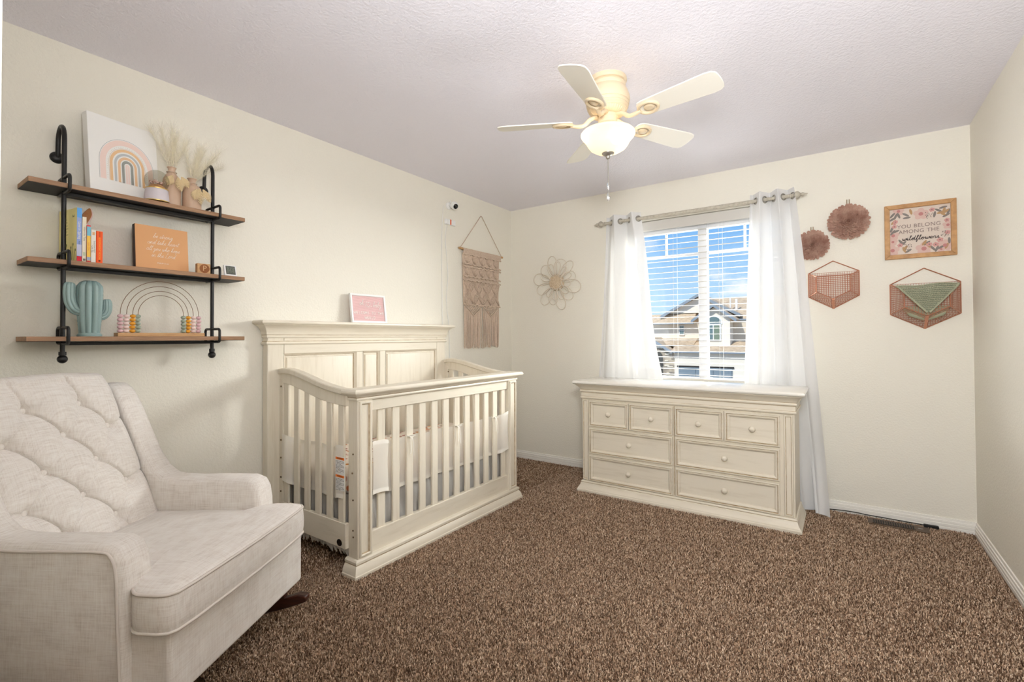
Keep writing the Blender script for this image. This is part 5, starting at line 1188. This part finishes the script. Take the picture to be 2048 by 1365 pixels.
# ------------------------------------------------------------------ two rose-gold wire baskets
def basket(label, cx_, zt, hw_, zl, zb, ztop, front, dep, n):
    """back hexagon half: apex zt, sides at +-hw_ from ztop down to zl, tip zb; front = (half width, top z, low z, tip z)"""
    t = thing('wire_basket', label, 'wall basket', (cx_, YB, zl), group='rose gold wall baskets'); o = (cx_, YB, zl)
    fh, ft, fl_, fb = front; yb, yf = YB - .006, YB - dep
    B = dict(a=(cx_, yb, zt), tl=(cx_ - hw_, yb, ztop), tr=(cx_ + hw_, yb, ztop), l=(cx_ - hw_, yb, zl), r=(cx_ + hw_, yb, zl), b=(cx_, yb, zb))
    F = dict(tl=(cx_ - fh, yf, ft), tr=(cx_ + fh, yf, ft), l=(cx_ - fh, yf, fl_), r=(cx_ + fh, yf, fl_), b=(cx_, yf, fb))
    def rodp(a, b, r=.0034, name='frame_wire'): g = G(); g.tube([a, b], r, seg=6); g.build(name, copper_m, t, off=o, smooth=60)
    for a, b in (('tl', 'a'), ('a', 'tr')): rodp(B[a], B[b], name='hanger_wire')
    for a, b in (('tl', 'l'), ('l', 'b'), ('b', 'r'), ('r', 'tr')): rodp(B[a], B[b])
    for a, b in (('tl', 'l'), ('l', 'b'), ('b', 'r'), ('r', 'tr'), ('tl', 'tr')): rodp(F[a], F[b], .0034)
    for k in ('tl', 'tr', 'l', 'r'): rodp(B[k], F[k], .003)
    # broad strap at the bottom fold
    g = G(); w = .007; g.add([(B['b'][0] - w, B['b'][1], B['b'][2]), (B['b'][0] + w, B['b'][1], B['b'][2]), (F['b'][0] + w, F['b'][1], F['b'][2]), (F['b'][0] - w, F['b'][1], F['b'][2]),
        (B['b'][0] - w, B['b'][1], B['b'][2] - .003), (B['b'][0] + w, B['b'][1], B['b'][2] - .003), (F['b'][0] + w, F['b'][1], F['b'][2] - .003), (F['b'][0] - w, F['b'][1], F['b'][2] - .003)],
        [(0, 1, 2, 3), (4, 7, 6, 5), (0, 3, 7, 4), (1, 5, 6, 2), (0, 4, 5, 1), (3, 2, 6, 7)]); g.build('base_strap', copper_m, t, off=o)
    def net(p00, p10, p11, p01, nu, nv):
        g = G(); p00, p10, p11, p01 = map(Vector, (p00, p10, p11, p01))
        for k in range(1, nu): a = p00.lerp(p10, k / nu); b = p01.lerp(p11, k / nu); g.tube([a, b], .0011, seg=4)
        for k in range(1, nv): a = p00.lerp(p01, k / nv); b = p10.lerp(p11, k / nv); g.tube([a, b], .0011, seg=4)
        stuff(g.build('wire_mesh', copper_m, t, off=o))
    net(B['tl'], F['tl'], F['l'], B['l'], n, n + 4); net(F['tr'], B['tr'], B['r'], F['r'], n, n + 4)
    net(B['l'], F['l'], F['b'], B['b'], n, n + 4); net(F['r'], B['r'], B['b'], F['b'], n, n + 4)
    # front face: vertical wires down to the folded edge, horizontal wires
    g = G(); m = int(fh * 2 / .0125)
    for k in range(1, m):
        x = lerp(-fh, fh, k / m); zlo = fl_ + (fb - fl_) * (1 - abs(x) / fh); g.tube([(cx_ + x, yf, ft), (cx_ + x, yf, zlo)], .0011, seg=4)
    z = ft - .0125
    while z > fb + .004:
        hh = fh if z > fl_ else fh * (z - fb) / (fl_ - fb); g.tube([(cx_ - hh, yf, z), (cx_ + hh, yf, z)], .0009, seg=4); z -= .0125
    stuff(g.build('wire_mesh', copper_m, t, off=o))
    # back face
    g = G(); m = int(hw_ * 2 / .0125)
    for k in range(1, m):
        x = lerp(-hw_, hw_, k / m); zlo = zl + (zb - zl) * (1 - abs(x) / hw_); g.tube([(cx_ + x, yb, ztop), (cx_ + x, yb, zlo)], .0009, seg=4)
    z = ztop
    while z > zb + .004:
        hh = hw_ if z > zl else hw_ * (z - zb) / (zl - zb); g.tube([(cx_ - hh, yb, z), (cx_ + hh, yb, z)], .0009, seg=4); z -= .0125
    stuff(g.build('wire_mesh', copper_m, t, off=o))
    return t
basket('smaller empty rose gold wire basket hanging below the petal flowers', -.048, 1.687, .142, 1.448, 1.366, 1.610, (.092, 1.578, 1.474, 1.425), .100, 8)
bk2 = basket('larger rose gold wire basket holding the green knit blanket', .419, 1.598, .166, 1.314, 1.224, 1.505, (.105, 1.465, 1.353, 1.296), .110, 9)
# sage blanket: a folded triangle hanging over the front wires, and a second layer
kb = thing('knit_blanket', 'sage green knitted blanket hanging in a triangle over the right wire basket', 'blanket', (.422, 3.78, 1.40))
def KP(u, v, n, lay=0):
    # u across at the top, v down to the tip
    hw_ = .138 * (1 - v) + .006; x = .423 + (u * 2 - 1) * hw_ + .002 * v; zt = 1.487 + .004 * math.cos(u * 9) + .006 * (u - .5)
    z = lerp(zt, 1.318, v); roll = max(0, 1 - v * 6)
    y = 3.770 + .012 * (1 - v) * math.cos(u * 5) * .5 + roll * roll * .03 - .010 * math.sin(PI * min(1, v * 1.6)) * (1 - abs(u * 2 - 1))
    return Vector((x, y - n, z))
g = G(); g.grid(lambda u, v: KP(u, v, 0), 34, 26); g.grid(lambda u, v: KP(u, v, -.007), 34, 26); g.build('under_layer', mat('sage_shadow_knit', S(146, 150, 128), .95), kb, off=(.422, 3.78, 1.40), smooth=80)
g = G(); rows_ = 15
for j in range(rows_):
    v = (j + .3) / rows_; hw_ = .138 * (1 - v) + .006; m = max(1, int(hw_ * 2 / .0105))
    for i in range(m):
        u = (i + .5 + .5 * (j % 2) * .6) / (m + .3); 
        if u > 1: continue
        for s in (-1, 1):
            a = KP(u, v, .004); b = KP(min(1, max(0, u + s * .0042 / (2 * hw_))), max(0, v - .045), .007); g.tube([a, (a + b) / 2 + Vector((0, -.002, 0)), b], [.0022, .0030, .0022], seg=5)
stuff(g.build('knit_stitches', sagek_m, kb, off=(.422, 3.78, 1.40), smooth=60))
g = G()
for e in ([KP(k / 30, 0.0, .004) for k in range(31)], [KP(0.0, k / 30, .004) for k in range(31)], [KP(1.0, k / 30, .004) for k in range(31)]): g.tube(e, .0052, seg=8)
g.build('border', sagek_m, kb, off=(.422, 3.78, 1.40), smooth=60)
g = G(); g.prism([(.30, 1.36), (.54, 1.36), (.50, 1.30), (.42, 1.268), (.34, 1.30)], 'y', 3.80, 3.86); g.build('folded_bulk', sagek_m, kb, bevel=.02, seg=3, off=(.422, 3.78, 1.40))

# ------------------------------------------------------------------ camera, sensor and cables by the left corner
sc_ = thing('security_camera', 'small white ball camera with a black lens mounted high on the left wall', 'camera', (XL, 2.985, 2.285))
g = G(); g.lathe([(.030, 0), (.030, .008), (.020, .014), (.012, .016), (.012, .03)], 24, (0, -.02, 0), 'x'); g.build('mount', white_m, sc_, smooth=50)
g = G(); g.ball((.052, 0, 0), .034, 20, 14); g.build('ball_head', white_m, sc_, smooth=80)
ld = Vector((.75, -.30, -.42)).normalized(); c0 = Vector((.052, 0, 0)); 
g = G(); vs = []; a_ = ld.orthogonal().normalized(); b_ = ld.cross(a_)
for rr_, hh in ((.021, .0275), (.019, .031), (.010, .0335), (.001, .0345)):
    for k in range(20): q = 2 * PI * k / 20; vs.append(c0 + ld * hh + a_ * (rr_ * math.cos(q)) + b_ * (rr_ * math.sin(q)))
g.add(vs, [(i * 20 + k, i * 20 + (k + 1) % 20, (i + 1) * 20 + (k + 1) % 20, (i + 1) * 20 + k) for i in range(3) for k in range(20)]); g.build('lens', mat('black_lens', S(14, 14, 16), .12), sc_, smooth=60)
g = G(); g.tube([(.012, -.02, 0), (.03, -.012, .0)], .011, seg=10); g.tube([(.03, -.030, .02), (.04, -.034, .034)], .004, seg=6); g.build('bracket', white_m, sc_, smooth=50)
bxs = thing('sensor_box', 'small white wall box with an orange stripe below the ball camera', 'sensor', (XL, 2.975, 2.147))
g = G(); g.box(0, .022, -.060, .060, -.022, .022); g.build('case', white_m, bxs, bevel=.004)
g = G(); g.box(.0215, .0232, -.010, .004, -.0215, .0215); g.build('orange_stripe', flat(214, 96, 48), bxs)
def cable(label, pts, m, r):
    P = smoothpts(pts, 8); c = Vector(pts[0]); g = G(); g.tube(P, r, seg=6); o = g.build('cable', m, None, off=c, smooth=60); o.location = c; return tag(o, label, 'cable')
cable('straight thin white cable running down the wall from the camera', [(XL + .004, 2.905, 2.275), (XL + .004, 2.885, 2.1), (XL + .004, 2.882, 1.8), (XL + .004, 2.884, 1.5), (XL + .004, 2.886, 1.2)], white_m, .0022)
cable('wavy thin white cable running down beside the sensor box', [(XL + .004, 2.95, 2.125), (XL + .005, 2.925, 2.0), (XL + .005, 2.955, 1.7), (XL + .005, 2.935, 1.5), (XL + .005, 2.965, 1.25), (XL + .005, 2.975, .9)], white_m, .0022)

# ------------------------------------------------------------------ floor register and black cord
vt = thing('floor_vent', 'brown metal floor register set in the carpet by the back wall', 'floor vent', (.268, 3.772, 0))
g = G(); g.box(-.150, .146, -.052, .052, 0, .012); g.build('plate', bronze_m, vt, bevel=.003)
g = G(); g.box(-.128, .078, -.038, .038, .0118, .0124); g.build('slot_well', dark_m, vt)
fin0 = None
for k in range(18):
    x = -.126 + k * .0119
    if fin0 is None: g = G(); g.box(-.0022, .0022, -.039, .039, -.001, .004); fin0 = g.build('louver', bronze_m, vt); f_ = fin0
    else: f_ = dup(fin0, vt)
    f_.location = (x, 0, .0124)
g = G(); g.box(.092, .116, -.004, .002, .012, .016); g.build('lever', steel_m, vt, bevel=.001)
bxk = tag(G().box(-.035, .035, -.012, .012, 0, .022).build('adapter', dark_m, None, bevel=.003), 'small black plug adapter behind the floor vent against the baseboard', 'adapter'); bxk.location = (.43, 3.852, 0)
cable('thin black cord lying along the baseboard between curtain and vent', [(-.10, 3.845, .016), (-.03, 3.862, .018), (.06, 3.862, .020), (.12, 3.856, .018), (.19, 3.862, .016), (.30, 3.862, .014), (.40, 3.858, .014)], dark_m, .0028)
